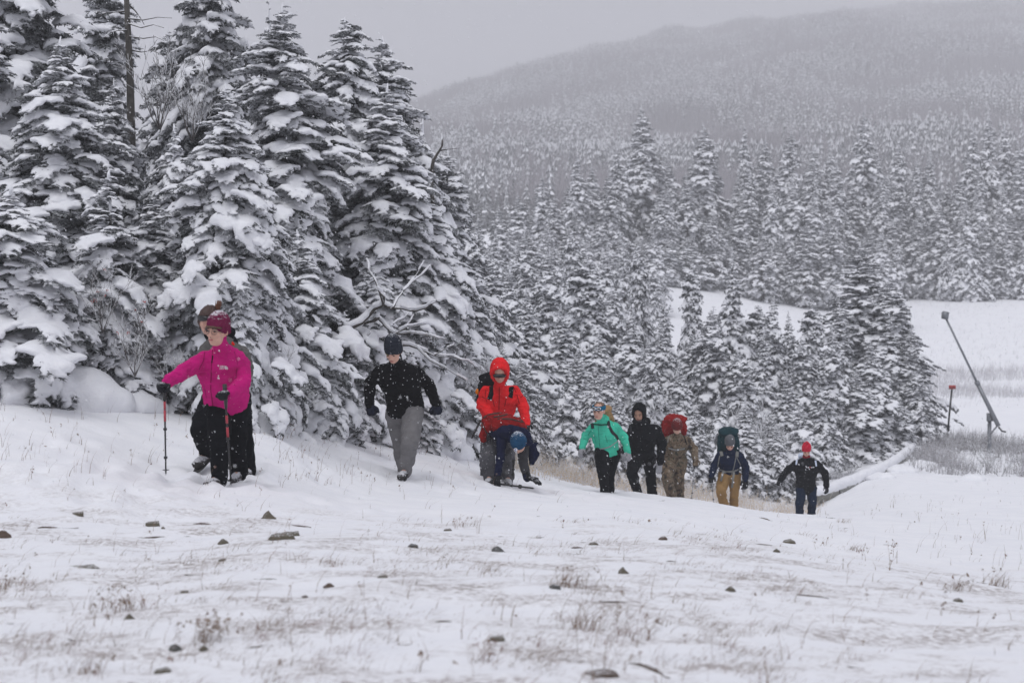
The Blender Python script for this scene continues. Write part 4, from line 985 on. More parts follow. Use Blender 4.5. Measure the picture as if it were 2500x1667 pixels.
C_MAROON = cloth('maroon_knit', (0.13, 0.018, 0.018), .6, snowtop=.6); C_DTEAL = cloth('dark_teal_pack', (0.008, 0.035, 0.045), .4, snowtop=.1); C_NAVJ = cloth('navy_jacket', (0.006, 0.012, 0.036), .35); C_KHAKI = cloth('khaki_trousers', (0.28, 0.17, 0.07), .25)
C_GBEAN = cloth('grey_knit', (0.11, 0.115, 0.125), .25, snowtop=.2); C_JEAN = cloth('dark_denim', (0.007, 0.016, 0.038), .5); C_RCAP = cloth('red_knit', (0.55, 0.012, 0.04), .4, snowtop=.3); C_WSTR = cloth('white_strap', (0.55, 0.62, 0.75), .1); C_GSTR = cloth('grey_strap', (0.20, 0.20, 0.19), .1)
C_ORANGE = cloth('orange_cloth', (0.85, 0.22, 0.01), .1); C_BLUEK = cloth('blue_knit', (0.012, 0.06, 0.13), .4, snowtop=.7); C_GREYSL = cloth('grey_sleeve', (0.05, 0.05, 0.055), .8, snowtop=.25)
def camo():
    m, n, b = new_mat('camouflage'); tc = node(n, 'ShaderNodeTexCoord'); co = tc.outputs['Object']
    a = noise_node(n, 9, 5, .75, co); mp = node(n, 'ShaderNodeMapping'); mp.inputs['Scale'].default_value = (1, 1, .45); mp.inputs['Location'].default_value = (3, 7, 1); n.links.new(co, mp.inputs[0]); c = noise_node(n, 17, 5, .75, mp.outputs[0])
    r = ramp(n, a.outputs['Fac'], [(.40, (.018, .016, .012)), (.47, (.10, .065, .04)), (.53, (.19, .14, .09)), (.60, (.035, .035, .022))]); r.color_ramp.interpolation = 'LINEAR'
    k = ramp(n, c.outputs['Fac'], [(.58, (0, 0, 0)), (.62, (1, 1, 1))]); c2 = mixc(n, k.outputs[0], r.outputs[0], (.26, .22, .17)); k2 = ramp(n, c.outputs['Fac'], [(.34, (1, 1, 1)), (.38, (0, 0, 0))]); c3 = mixc(n, k2.outputs[0], c2, (.018, .018, .014))
    k3 = ramp(n, a.outputs['Fac'], [(.70, (0, 0, 0)), (.73, (1, 1, 1))]); c4 = mixc(n, k3.outputs[0], c3, (.40, .08, .02))
    n.links.new(c4, b.inputs['Base Color']); b.inputs['Roughness'].default_value = .9; return m
C_CAMO = camo()

# ---- 1: woman in magenta fleece
p = Person('hiker in a magenta fleece jacket, wine-red beanie and glasses, leaning on two poles', 14.9, dict(head=(531, 806, -.42), neck=(541, 852, -.27), sh_r=(490, 862, -.30), sh_l=(590, 868, -.12), el_r=(447, 908, -.42), wr_r=(414, 930, -.55), el_l=(594, 935, -.30), wr_l=(562, 957, -.52),
   pelvis=(553, 968, .02), hip_r=(533, 994, -.02), hip_l=(577, 990, .08), knee_r=(537, 1088, -.25), ankle_r=(535, 1165, -.15), toe_r=(507, 1183, -.30), knee_l=(578, 1080, .12), ankle_l=(582, 1148, .22), toe_l=(572, 1172, .08)), HG)
p.body(M_SKIN, (-.42, -.88, -.14), .08, .0085); p.face()
p.jacket(C_MAG, hem=-.07, chest=(.205, .16), waist=(.20, .18), hemr=(.195, .20), arm=(.080, .070, .054), collar=.073, vox=.011, wr=.010)
p.trousers(C_BLK, (.110, .088, .086), .012, .011, (.185, .15)); p.boots(M_BOOT, .010)
p.hat(C_WINE, vox=.007, top=.008, tall=.008)
g = Geo(); g.tube([p.H(-.075, .05, .028), p.H(-.02, .088, .036), p.H(.04, .080, .034), p.H(.076, .045, .012), p.H(.078, .02, -.03)], [.006, .010, .012, .012, .006], 8); p.geo('hair', g, plain_mat('brown_hair', (.09, .045, .025), .6, bmp=.2))
# glasses
M_FRAME = plain_mat('glasses_frame', (.05, .05, .055), .3, bmp=0)
for q in (-1, 1):
    g = Geo(); pts = [p.H(q*.034 + math.cos(a)*.0235, .100 - abs(math.cos(a))*.002 - (.008 if q*math.cos(a) > 0 else 0), -.002 + math.sin(a)*.0165) for a in np.linspace(0, 6.283, 17)]; g.tube(pts, .0019, 6)
    g.tube([p.H(q*.058, .092, .004), p.H(q*.078, .03, .002)], .0016, 6); fo = p.geo('glasses', g, M_FRAME)
g = Geo(); g.tube([p.H(-.010, .104, .004), p.H(.010, .104, .004)], .0018, 6); p.geo('glasses_bridge', g, M_FRAME)
p.strap([(519, 854), (518, 870), (516, 900), (514, 950), (520, 995)], cloth('dark_magenta_zip', (.20, .004, .06), 0), .004, .003, 'zip', p.jo, n=18)
for pts in ([(500, 858), (497, 880), (486, 902)], [(572, 858), (580, 885), (577, 915), (572, 940)], [(498, 940), (504, 972)], [(560, 965), (552, 990)]): p.strap(pts, cloth('magenta_seam', (.24, .005, .08), 0), .0035, .002, 'seam', p.jo, n=10)
p.strap([(519, 868), (517, 886)], C_BLK, .006, .004, 'zip_pull', p.jo, n=3)
def print_text(P_, lines, px, py, w, h, mat, mirror=False):
    """flat lettering laid onto the cloth, line by line, around photo point (px, py)"""
    parent = P_.jo; nl = len(lines)
    for i, tx in enumerate(lines):
        cu = bpy.data.curves.new('print', 'FONT'); cu.body = tx; cu.size = 1; cu.align_x = 'RIGHT'; cu.align_y = 'CENTER'; cu.resolution_u = 2; cu.offset = .02
        to = bpy.data.objects.new('print', cu); col.objects.link(to); dg = bpy.context.evaluated_depsgraph_get(); dg.update(); me = bpy.data.meshes.new_from_object(to.evaluated_get(dg), depsgraph=dg); bpy.data.objects.remove(to)
        co, t = mesh_arrays(me); x0, x1 = co[:, 0].min(), co[:, 0].max(); sc = w/(x1-x0); out_ = []
        for v in co:
            X = px + (v[0]-x1)*sc; Y = py + (i - (nl-1)/2)*h - v[1]*h*1.15; q = P_.on_jacket(X, Y, .004); out_.append(q[0] if q is not None else P_.L(X, Y, -.4))
        m2 = mesh_np('chest_lettering', np.array(out_), t, mat); bpy.data.meshes.remove(me); P_.part('chest_lettering', m2, parent)
M_PRINT = plain_mat('silver_print', (.72, .70, .72), .5, bmp=0)
print_text(p, ['THE', 'NORTH', 'FACE'], 546, 897, 9.5, 3.3, M_PRINT)
for k in range(3):     # the quarter-round bands beside the words
    g = Geo(); r0 = 2.2 + k*2.4; V = []
    for a in np.linspace(math.pi/2, 0, 9):
        pass
    pr = []
    for a in np.linspace(0, math.pi/2, 9):
        for rr in (r0, r0 + 1.6):
            X = 548 + 8.0 - rr*0 - (8.0 - math.sin(a)*rr) ; Y = 901.5 - math.cos(a)*rr; q = p.on_jacket(X, Y, .004); pr.append(q[0] if q is not None else p.L(X, Y))
    F = [t for i in range(8) for t in ((2*i, 2*i+1, 2*i+3), (2*i, 2*i+3, 2*i+2))]; g.add(pr, F); p.geo('chest_emblem', g, M_PRINT, False, p.jo)
p.glove('r', C_GLV, 1.0, 1.08, direction=(-.55, -.45, -.35), palm=(-.1, .3, -1)); ga = p.grip + p.base
p.glove('l', C_GLV, 1.0, 1.08, direction=(-.55, -.75, -.1), palm=(.2, .4, -1), thumb=-1); gb = p.grip + p.base
pole(ga + np.array([0, 0, .06]), W(405, 1160, 14.35), 'trekking pole planted left of the magenta hiker under her raised glove', bands=((.22, .30), (.31, .43)))
pole(gb + np.array([0, 0, .08]), W(564, 1186, 14.55), 'trekking pole held in front of the magenta hiker\'s legs', bands=((.28, .36), (.40, .50)))

# ---- 2: hiker behind her
p = Person('hiker with a ponytail and goggles in a grey puffy jacket, hidden behind the magenta one', 15.9, dict(head=(511, 781, -.30), neck=(531, 824, -.18), sh_r=(500, 838, -.1), sh_l=(590, 845, -.05), el_r=(503, 900, .1), wr_r=(510, 945, -.1), el_l=(602, 903, .12), wr_l=(592, 948, -.1),
   pelvis=(553, 965, .05), hip_r=(520, 975, -.05), hip_l=(585, 972, .08), knee_r=(485, 1048, -.42), ankle_r=(505, 1106, -.1), toe_r=(478, 1134, -.3), knee_l=(596, 1062, -.05), ankle_l=(606, 1146, .1), toe_l=(600, 1158, -.12)), HG)
p.body(M_SKIN, (-.45, -.85, -.2), .05, .012)
p.jacket(C_PUFF, hem=-.12, chest=(.215, .15), waist=(.19, .145), hemr=(.2, .16), arm=(.085, .076, .06), puff=.075, vox=.012, wr=.005)
p.trousers(C_BLK, (.105, .085, .082), .014, .011); p.boots(M_BOOT, .012); p.glove('r', C_GLV, .8); p.glove('l', C_GLV, .8)
g = Geo(); g.ell(p.H(0, -.012, .032), p.HA(.084, .104, .094)); g.ell(p.H(.055, .03, -.02), p.HA(.028, .05, .06)); g.ell(p.H(-.055, .03, -.02), p.HA(.028, .05, .06)); g.ell(p.H(0, -.07, .0), p.HA(.07, .06, .09)); V, F = g.arrays(); M_BHAIR = plain_mat('reddish_brown_hair', (.045, .018, .012), .55, sc=60, bmp=.5)
ho_ = p.part('hair', remesh(V, F, .009, 1, M_BHAIR, 'hair', wrinkle=.006, wscale=(40, 14, 14)))
g = Geo(); Rr = random.Random(2); tb = p.L(531, 763, -.3)
for k in range(110):
    a = Rr.uniform(0, 6.28); q = Rr.uniform(.1, 1); e = tb + np.array([math.cos(a)*.03*q + .012, math.sin(a)*.03*q, .085 + Rr.uniform(-.02, .03)]); m_ = tb + np.array([math.cos(a)*.022*q, math.sin(a)*.022*q, .035]); g.tube([tb, m_, e], [.004, .004, .0015], 3)
p.geo('ponytail', g, plain_mat('ponytail_hair', (.14, .05, .022), .55, sc=60, bmp=.3), True, ho_)
g = Geo(); g.tube([p.H(math.sin(a)*.092, math.cos(a)*.104 - .01, .035) for a in np.linspace(-2.8, 2.8, 18)], 1, 8, flat=(.006, .014, [nrm(p.hu)]*18)); p.geo('goggle_strap', g, M_BLACKP)
g = Geo(); g.loft([(p.H(0, .100, .028), p.HA(.040, 0, 0)[0], p.HA(0, 0, .020)[2], 16), (p.H(0, .074, .030), p.HA(.066, 0, 0)[0], p.HA(0, 0, .028)[2], 16)]); p.geo('goggles', g, M_LENS)
p.strap([(572, 812), (573, 826), (568, 842)], C_REDB, .022, .008, 'pack_strap', None, n=6, label='red shoulder strap'); p.strap([(493, 812), (493, 826), (495, 840)], C_REDB, .022, .008, 'pack_strap', None, n=6, label='red shoulder strap')
up, sd, fr = p.frame(); p.pack(C_BLK, (p.J['neck']*.5 + p.J['pelvis']*.5) - fr*.24 + up*.03, (.15, .10, .22), label='black backpack')

# ---- 3: man in black fleece
p = Person('man in a black fleece, grey trousers and dark beanie, walking with his arms hanging free', 19.4, dict(head=(960, 857, -.46), neck=(967, 885, -.24), sh_r=(924, 893, -.15), sh_l=(1015, 895, -.12), el_r=(903, 936, .02), wr_r=(903, 985, -.12), el_l=(1047, 940, .05), wr_l=(1064, 983, -.08),
   pelvis=(989, 990, .02), hip_r=(968, 1010, .08), hip_l=(1009, 1005, -.02), knee_r=(979, 1080, .2), ankle_r=(987, 1142, .35), toe_r=(982, 1162, .20), knee_l=(1001, 1075, -.28), ankle_l=(990, 1145, -.1), toe_l=(978, 1164, -.30)), HG)
p.body(M_SKIN, (-.22, -.76, -.60), .05, .010); p.face()
p.jacket(C_BLKF, hem=-.07, chest=(.225, .155), waist=(.21, .165), hemr=(.215, .19), arm=(.084, .073, .056), collar=.078, vox=.013, hem_tilt=.2)
p.trousers(C_GREYT, (.122, .102, .092), .013, .013, (.19, .15)); p.boots(M_BOOT, .012)
p.hat(C_NAVYK, vox=.009, tall=.038, top=.010, sc=1.06)
p.glove('r', C_NAVG, 1.2, 1.25, direction=(.12, -.2, -.95), palm=(.4, .8, 0), thumb=1); p.glove('l', C_NAVG, 1.2, 1.25, direction=(.25, -.2, -.9), palm=(-.4, .8, 0), thumb=-1)
p.strap([(962, 880), (961, 892)], M_GREYP, .004, .003, 'zip_pull', p.jo, n=3); p.strap([(962, 878), (963, 905), (968, 940)], C_BLK, .003, .002, 'zip', p.jo, n=6)
for pts in ([(925, 868), (932, 890), (931, 912)], [(1003, 868), (1012, 892), (1022, 915)]): p.strap(pts, cloth('seam', (.03, .03, .034), 0), .003, .002, 'seam', p.jo, n=8)
g = Geo(); g.tube([p.H(math.cos(a)*.082, -.012 + math.sin(a)*.098, .006) for a in np.linspace(.0, 1.2, 8)], .005, 6); p.geo('hat_lining', g, plain_mat('yellow_lining', (.45, .38, .03), .7, bmp=0))

# ---- 4: red hooded hiker
p = Person('hiker in a bright red hooded jacket with dark sunglasses, bending over a crouching one', 22.0, dict(head=(1220, 908, -.42), neck=(1220, 946, -.22), sh_r=(1186, 944, -.16), sh_l=(1257, 944, -.12), el_r=(1176, 988, -.10), wr_r=(1198, 1020, -.42), el_l=(1276, 988, -.10), wr_l=(1284, 1032, -.34),
   pelvis=(1212, 1058, .10), hip_r=(1196, 1068, .10), hip_l=(1234, 1066, .12), knee_r=(1186, 1118, -.05), ankle_r=(1186, 1165, .22), toe_r=(1180, 1178, .05), knee_l=(1242, 1115, 0), ankle_l=(1240, 1160, .25), toe_l=(1240, 1176, .05)), HG)
p.body(M_SKIN, (-.02, -.80, -.58), 0, .012); 
p.jacket(C_RED, hem=-.10, chest=(.215, .15), waist=(.19, .15), hemr=(.21, .17), arm=(.088, .078, .058), collar=.085, vox=.014, wr=.013)
p.trousers(C_GREYS, (.105, .09, .09), .015, .016); p.boots(M_BOOT, .013); p.hood(C_RED, .011, 1.06)
g = Geo(); g.loft([(p.H(0, .104, .012), p.HA(.070, 0, 0)[0], p.HA(0, 0, .020)[2], 16), (p.H(0, .072, .012), p.HA(.076, 0, 0)[0], p.HA(0, 0, .022)[2], 16)]); p.geo('sunglasses', g, M_LENS)
p.strap([(1193, 912), (1199, 935), (1201, 955), (1195, 975)], C_BLK, .034, .012, 'pack_strap', label='black shoulder strap'); p.strap([(1243, 912), (1249, 930), (1248, 950), (1246, 970)], C_BLK, .034, .012, 'pack_strap', label='black shoulder strap')
M_RSEAM = cloth('dark_red_zip', (.3, .004, .006), 0)
p.strap([(1219, 945), (1219, 975), (1218, 1000)], M_RSEAM, .006, .003, 'zip', p.jo)
for pts in ([(1203, 975), (1207, 992)], [(1236, 973), (1232, 992)], [(1190, 935), (1184, 962), (1188, 980)], [(1252, 940), (1262, 962), (1268, 985)], [(1176, 968), (1184, 972)], [(1270, 970), (1278, 966)]): p.strap(pts, M_RSEAM, .005, .003, 'seam', p.jo, n=8)
up, sd, fr = p.frame(); pk = p.pack(C_BLK, (p.J['neck']*.55 + p.J['pelvis']*.45) - fr*.27 - sd*.06 + up*.05, (.19, .12, .25), label='black backpack with an orange bit'); g = Geo(); q = p.L(1167, 956, .05); g.ell(q, [(.035, 0, 0), (0, .04, 0), (0, 0, .04)]); p.geo('orange_pocket', g, C_ORANGE, True, pk)
p.glove('r', C_RED, .7, 1.0, palm=(0, .3, -1)); p.glove('l', C_GLV, .7, 1.0, palm=(0, .3, -1))

# ---- 5: crouching hiker
p = Person('hiker bent right down to the snow in a blue beanie under a dark red backpack', 21.2, dict(head=(1266, 1082, -.42), neck=(1254, 1058, -.26), sh_r=(1228, 1068, -.22), sh_l=(1282, 1066, -.16), el_r=(1222, 1118, -.30), wr_r=(1214, 1158, -.32), el_l=(1276, 1120, -.22), wr_l=(1286, 1164, -.30),
   pelvis=(1212, 1042, .30), hip_r=(1200, 1060, .30), hip_l=(1228, 1058, .32), knee_r=(1190, 1115, .02), ankle_r=(1196, 1163, .12), toe_r=(1190, 1180, -.12), knee_l=(1232, 1118, .10), ankle_l=(1238, 1165, .12), toe_l=(1244, 1182, -.12)), HG)
p.body(M_SKIN, (-.12, -.30, -.95), .1, .012)
p.jacket(C_NAVY, hem=-.05, chest=(.18, .13), waist=(.16, .13), hemr=(.16, .13), arm=(.066, .056, .046), vox=.014, wr=.012)
g = Geo(); g.cap(p.J['sh_l'], p.J['el_l'], .076, .064); g.cap(p.J['el_l'], p.J['wr_l'], .064, .052); V, F = g.arrays(); p.part('sleeve', remesh(V, F, .013, 2, C_GREYSL, 'sleeve', wrinkle=.008, wscale=(12, 12, 12)), p.jo, 'snow dusted grey left sleeve')
p.trousers(C_GREYS, (.11, .092, .088), .015, .017); p.boots(M_BOOT, .012)
hat_ = p.hat(C_BLUEK, vox=.010, top=.004)
p.glove('r', C_GLV, .3, 1.0, direction=(0, -.5, -.8), palm=(0, .4, -.8)); p.glove('l', C_GLV, .1, 1.2, direction=(.8, -.5, -.25), palm=(0, .1, -1))
# round badge on the hat
g = Geo(); c_ = p.L(1259, 1098, -.545); g.loft([(c_, np.array([.022, 0, 0]), np.array([0, 0, .022]), 18), (c_ + np.array([0, .02, 0]), np.array([.022, 0, 0]), np.array([0, 0, .022]), 18)]); bd = p.geo('hat_badge', g, M_WHITE, True, hat_)
g = Geo(); g.tube([c_ + np.array([math.cos(a)*.011, -.003, math.sin(a)*.011]) for a in np.linspace(.8, 5.4, 12)], .0045, 6); p.geo('hat_badge', g, plain_mat('badge_blue', (.02, .05, .25), .5, bmp=0), True, hat_)
# dark red rucksack along the back
g = Geo(); cc = p.L(1243, 1040, -.05); g.ell(cc, [(.235, .03, -.05), (0, .16, 0), (.03, 0, .135)]); g.ell(p.L(1222, 1022, -.02), [(.21, 0, -.01), (0, .15, 0), (0, 0, .085)]); g.ell(p.L(1190, 1035, .0), [(.085, 0, 0), (0, .11, 0), (0, 0, .10)]); g.ell(p.L(1180, 1062, .05), [(.045, 0, 0), (0, .08, 0), (0, 0, .10)]); V, F = g.arrays()
me = remesh(V, F, .013, 3, C_DRED, 'backpack', wrinkle=.022, wscale=(7, 7, 9)); pk = p.part('backpack', me, None, 'dark red backpack with grey straps'); co, t = mesh_arrays(me); pb = BVHTree.FromPolygons([tuple(v) for v in co], [tuple(int(i) for i in f) for f in t])
for pts in ([(1172, 1030), (1185, 1015), (1200, 1010), (1225, 1008)], [(1205, 1018), (1230, 1014), (1252, 1006)], [(1240, 1006), (1262, 1016), (1278, 1030)], [(1215, 1022), (1245, 1022), (1275, 1030)], [(1190, 1060), (1182, 1045), (1176, 1030)]): p.strap(pts, cloth('worn_strap', (.07, .05, .045), .3), .010, .006, 'pack_strap', pk, bv=pb, n=10)
# hood and hanging jacket flap
g = Geo(); g.ell(p.L(1270, 1056, -.30), [(.13, 0, -.03), (0, .12, 0), (0.02, 0, .07)]); g.cap(p.L(1252, 1070, -.28), p.L(1288, 1076, -.28), .07, .07); V, F = g.arrays(); p.part('hood', remesh(V, F, .013, 2, C_NAVY, 'hood', wrinkle=.012, wscale=(14, 14, 14)), p.jo)
g = Geo(); g.loft([(p.L(1291, 1074, -.15), (.04, 0, -.03), (0, .05, 0), 14), (p.L(1299, 1090, -.15), (.065, 0, -.02), (0, .06, 0), 14), (p.L(1303, 1108, -.15), (.07, 0, 0), (0, .055, 0), 14), (p.L(1301, 1124, -.15), (.055, 0, .01), (0, .05, 0), 14), (p.L(1299, 1135, -.15), (.03, 0, .01), (0, .03, 0), 14)]); g.cap(p.L(1302, 1088, -.15), p.L(1314, 1080, -.15), .03, .015)
V, F = g.arrays(); p.part('jacket_flap', remesh(V, F, .012, 2, C_NAVY, 'jacket_flap', wrinkle=.014, wscale=(12, 12, 9)), p.jo)
pole(W(1254, 1124, 21.0), W(1252, 1166, 21.1), 'thin dark pole upright between the crouching hiker\'s legs and arm', bands=(), r=.012, basket=False)
pole(W(1118, 1168, 21.2), W(1306, 1192, 20.6), 'dark pole lying flat in the snow under the crouching hiker\'s boots', bands=(), r=.014, basket=False)
pole(W(1172, 1028, 21.7), W(1151, 1071, 21.6), 'short dark pole end sticking out behind the red hooded hiker\'s right elbow', bands=(), r=.014, basket=False)

# ---- 6: woman in teal
p = Person('hiker in a teal jacket with a blue headband and white sunglasses pushed up', 26.0, dict(head=(1462, 1003, -.34), neck=(1473, 1028, -.16), sh_r=(1447, 1032, -.14), sh_l=(1503, 1032, -.06), el_r=(1430, 1064, -.02), wr_r=(1421, 1092, -.12), el_l=(1523, 1068, .02), wr_l=(1533, 1101, -.12),
   pelvis=(1481, 1092, .02), hip_r=(1470, 1105, -.04), hip_l=(1497, 1103, .05), knee_r=(1473, 1155, -.25), ankle_r=(1476, 1203, -.12), toe_r=(1470, 1212, -.25), knee_l=(1488, 1152, .12), ankle_l=(1487, 1203, .3), toe_l=(1485, 1213, .2)), HG)
p.body(M_SKIN, (-.38, -.88, -.20), .04, .011, 1.08); p.face()
p.jacket(C_TEAL, hem=-.09, chest=(.19, .145), waist=(.18, .155), hemr=(.195, .185), arm=(.078, .070, .052), vox=.014, wr=.010, collar=.08)
p.trousers(C_BLK, (.115, .088, .080), .014, .012, (.17, .14)); p.boots(M_BOOT, .014); p.glove('r', C_LGREY, .35, 1.0, palm=(.5, .7, 0)); p.glove('l', C_LGREY, .35, 1.0, palm=(-.5, .7, 0), thumb=-1)
g = Geo(); g.ell(p.H(0, -.03, .03), p.HA(.084, .092, .095)); g.ell(p.H(0, -.10, .06), p.HA(.04, .04, .04)); V, F = g.arrays(); p.part('hair', remesh(V, F, .011, 1, plain_mat('light_brown_hair', (.16, .09, .05), .6, sc=60), 'hair', wrinkle=.005, wscale=(40, 20, 20)))
g = Geo(); g.tube([p.H(math.sin(a)*.088, math.cos(a)*.102 - .012, .050 + .004*math.cos(a)) for a in np.linspace(0, 6.283, 25)], 1, 8, flat=(.008, .034, [nrm(p.hu)]*25)); V, F = g.arrays(); p.geo('headband', g, C_HBAND)
for q in (-1, 1):
    g = Geo(); g.tube([p.H(q*.034 + math.cos(a)*.028, .108 - abs(math.cos(a))*.008 - (.012 if q*math.cos(a) > 0 else 0), .058 + math.sin(a)*.016) for a in np.linspace(0, 6.283, 15)], .0055, 6); so = p.geo('sunglasses', g, M_WHITE); g = Geo(); g.ell(p.H(q*.034, .102, .058), p.HA(.026, .006, .014), 12); p.geo('lens', g, M_LENS, True, so)
for k, pts in enumerate(([(1446, 1016), (1445, 1030), (1447, 1046)], [(1485, 1026), (1487, 1040), (1494, 1054), (1506, 1066), (1512, 1080)])): p.strap(pts, cloth('charcoal_strap', (.03, .03, .035), .1), .024, .008, 'pack_strap')
p.strap([(1448, 1035), (1466, 1037), (1484, 1036)], C_BLK, .008, .005, 'chest_strap'); p.strap([(1461, 1040), (1462, 1065), (1465, 1095)], cloth('teal_zip', (.02, .25, .17), 0), .005, .003, 'zip', p.jo)
for pts in ([(1450, 1060), (1455, 1080)], [(1478, 1062), (1483, 1080)], [(1443, 1050), (1436, 1062)], [(1425, 1070), (1434, 1074)], [(1519, 1075), (1527, 1070)]): p.strap(pts, cloth('teal_seam', (.02, .25, .17), 0), .005, .003, 'seam', p.jo, n=6)
p.strap([(1454, 1095), (1470, 1096), (1490, 1090), (1508, 1076)], C_LGREY, .010, .006, 'hip_belt')
g = Geo(); g.ell((p.J['neck'] + p.H(0, -.02, -.09))/2 + p.sd*.02, [p.sd*.10, p.fr*.095, p.up*.055]); V, F = g.arrays(); p.part('folded_hood', remesh(V, F, .012, 2, C_TEAL, 'folded_hood', wrinkle=.010, wscale=(14, 14, 14)), p.jo)
p.pack(C_TAN, (p.J['neck']*.6 + p.J['pelvis']*.4) - p.fr*.26 + p.sd*.07 + p.up*.0, (.14, .11, .25), label='tan backpack')

# ---- 7: black hooded man
p = Person('bearded hiker all in black with a black hood and light grey gloves', 28.0, dict(head=(1560, 1008, -.36), neck=(1573, 1034, -.18), sh_r=(1546, 1036, -.14), sh_l=(1605, 1038, -.06), el_r=(1536, 1072, -.06), wr_r=(1527, 1102, -.16), el_l=(1617, 1083, -.02), wr_l=(1611, 1126, -.22),
   pelvis=(1568, 1106, .04), hip_r=(1555, 1114, -.02), hip_l=(1583, 1113, .05), knee_r=(1542, 1152, -.35), ankle_r=(1557, 1203, -.12), toe_r=(1549, 1213, -.25), knee_l=(1588, 1158, .02), ankle_l=(1594, 1210, .2), toe_l=(1594, 1218, .06)), HG)
p.body(M_SKIN_D, (-.28, -.84, -.44), .02, .012); p.face()
g = Geo(); g.ell(p.H(0, .045, -.082), p.HA(.050, .042, .034)); V, F = g.arrays(); p.part('beard', remesh(V, F, .009, 1, M_DARK, 'beard', wrinkle=.004, wscale=(50, 50, 50)))
p.jacket(C_BLK, hem=-.12, chest=(.22, .155), waist=(.195, .15), hemr=(.20, .16), arm=(.092, .082, .064), vox=.015, wr=.014, collar=.085)
p.trousers(C_BLK, (.118, .092, .085), .015, .014, (.18, .15)); p.boots(M_BOOT, .014); p.hood(C_BLK, .012, 1.0)
p.glove('l', C_LGREY, .05, 1.15, direction=(-.1, -.1, -1), palm=(-.1, 1, 0), thumb=-1); p.glove('r', C_LGREY, .4, 1.0, palm=(.4, .8, 0))
p.strap([(1537, 1024), (1538, 1040), (1542, 1056)], cloth('charcoal_strap2', (.035, .035, .04), .2), .022, .008, 'pack_strap'); p.pack(C_BLK, (p.J['neck']*.55 + p.J['pelvis']*.45) - p.fr*.26 + p.sd*.02 - p.up*.05, (.16, .11, .22), label='black backpack')

# ---- 8: camouflage
p = Person('hiker in leafy camouflage and a maroon beanie, head bowed, red backpack behind the neck', 30.0, dict(head=(1653, 1042, -.36), neck=(1655, 1062, -.16), sh_r=(1630, 1066, -.1), sh_l=(1679, 1066, -.08), el_r=(1617, 1100, 0), wr_r=(1618, 1132, -.2), el_l=(1694, 1096, .0), wr_l=(1697, 1119, -.28),
   pelvis=(1647, 1118, .08), hip_r=(1637, 1124, .02), hip_l=(1661, 1124, .08), knee_r=(1628, 1165, -.3), ankle_r=(1641, 1212, -.1), toe_r=(1638, 1222, -.25), knee_l=(1657, 1166, .0), ankle_l=(1658, 1214, .15), toe_l=(1658, 1224, 0)), HG)
p.body(M_SKIN, (0, -.52, -.85), 0, .013)
p.jacket(C_CAMO, hem=-.16, chest=(.205, .145), waist=(.185, .145), hemr=(.21, .17), arm=(.085, .078, .062), vox=.015, wr=.013); p.trousers(C_CAMO, (.125, .105, .098), .015, .015, (.18, .15)); p.boots(M_BOOT, .015)
p.hat(C_MAROON, vox=.011, top=.004); p.glove('l', C_CAMO, .9, 1.15, direction=(.05, -.3, -.9), palm=(0, 1, 0)); ga = p.grip + p.base; p.glove('r', C_CAMO, .6)
p.strap([(1632, 1094), (1650, 1099), (1672, 1095)], C_GSTR, .016, .007, 'hip_belt'); p.strap([(1664, 1056), (1672, 1070), (1676, 1084)], C_BLK, .014, .007, 'pack_strap'); p.strap([(1638, 1058), (1632, 1068), (1630, 1080)], C_GSTR, .012, .007, 'pack_strap')
p.pack(C_DRED, (p.J['neck'] + p.J['pelvis'])/2 - p.fr*.27 + p.up*.16 - p.sd*.03, (.215, .13, .26), label='dark red backpack', wr=.015)
pole(ga + np.array([0, 0, .05]), W(1688, 1222, 29.6), 'slim trekking pole planted right of the camouflage hiker', bands=(), shaft=M_GREYP)

# ---- 9: grey beanie
p = Person('hiker in a navy jacket, khaki trousers and grey beanie with a tall dark teal rucksack', 32.0, dict(head=(1782, 1082, -.36), neck=(1782, 1103, -.16), sh_r=(1757, 1104, -.1), sh_l=(1807, 1104, -.1), el_r=(1744, 1136, -.05), wr_r=(1737, 1160, -.22), el_l=(1820, 1138, 0), wr_l=(1820, 1168, -.1),
   pelvis=(1781, 1153, .05), hip_r=(1769, 1162, .02), hip_l=(1794, 1162, .05), knee_r=(1760, 1200, -.28), ankle_r=(1770, 1240, -.05), toe_r=(1767, 1252, -.2), knee_l=(1793, 1200, 0), ankle_l=(1791, 1243, .1), toe_l=(1791, 1254, 0)), HG)
p.body(M_SKIN, (-.08, -.66, -.75), 0, .013); p.face()
p.jacket(C_NAVJ, hem=-.09, chest=(.205, .145), waist=(.185, .145), hemr=(.19, .15), arm=(.088, .078, .06), vox=.015, wr=.011); p.trousers(C_KHAKI, (.115, .095, .09), .015, .015, (.175, .145)); p.boots(M_BOOT, .015)
p.hat(C_GBEAN, vox=.011, top=.004, tall=.02); p.glove('r', C_GLV, .9, 1.15, direction=(-.1, -.3, -.9), palm=(0, 1, 0)); ga = p.grip + p.base; p.glove('l', C_GLV, .3, 1.3, direction=(0, -.1, -1), palm=(-.4, .8, 0), mitten=True, thumb=-1)
for pts in ([(1757, 1088), (1760, 1102), (1763, 1113)], [(1806, 1088), (1800, 1102), (1799, 1115)]): p.strap(pts, C_GSTR, .032, .012, 'pack_strap')
for pts in ([(1757, 1112), (1752, 1140)], [(1797, 1115), (1792, 1140), (1786, 1158)], [(1799, 1117), (1808, 1135)]): p.strap(pts, C_GSTR, .009, .006, 'strap_end')
p.strap([(1756, 1145), (1770, 1151), (1790, 1151), (1810, 1142)], C_GSTR, .018, .010, 'hip_belt')
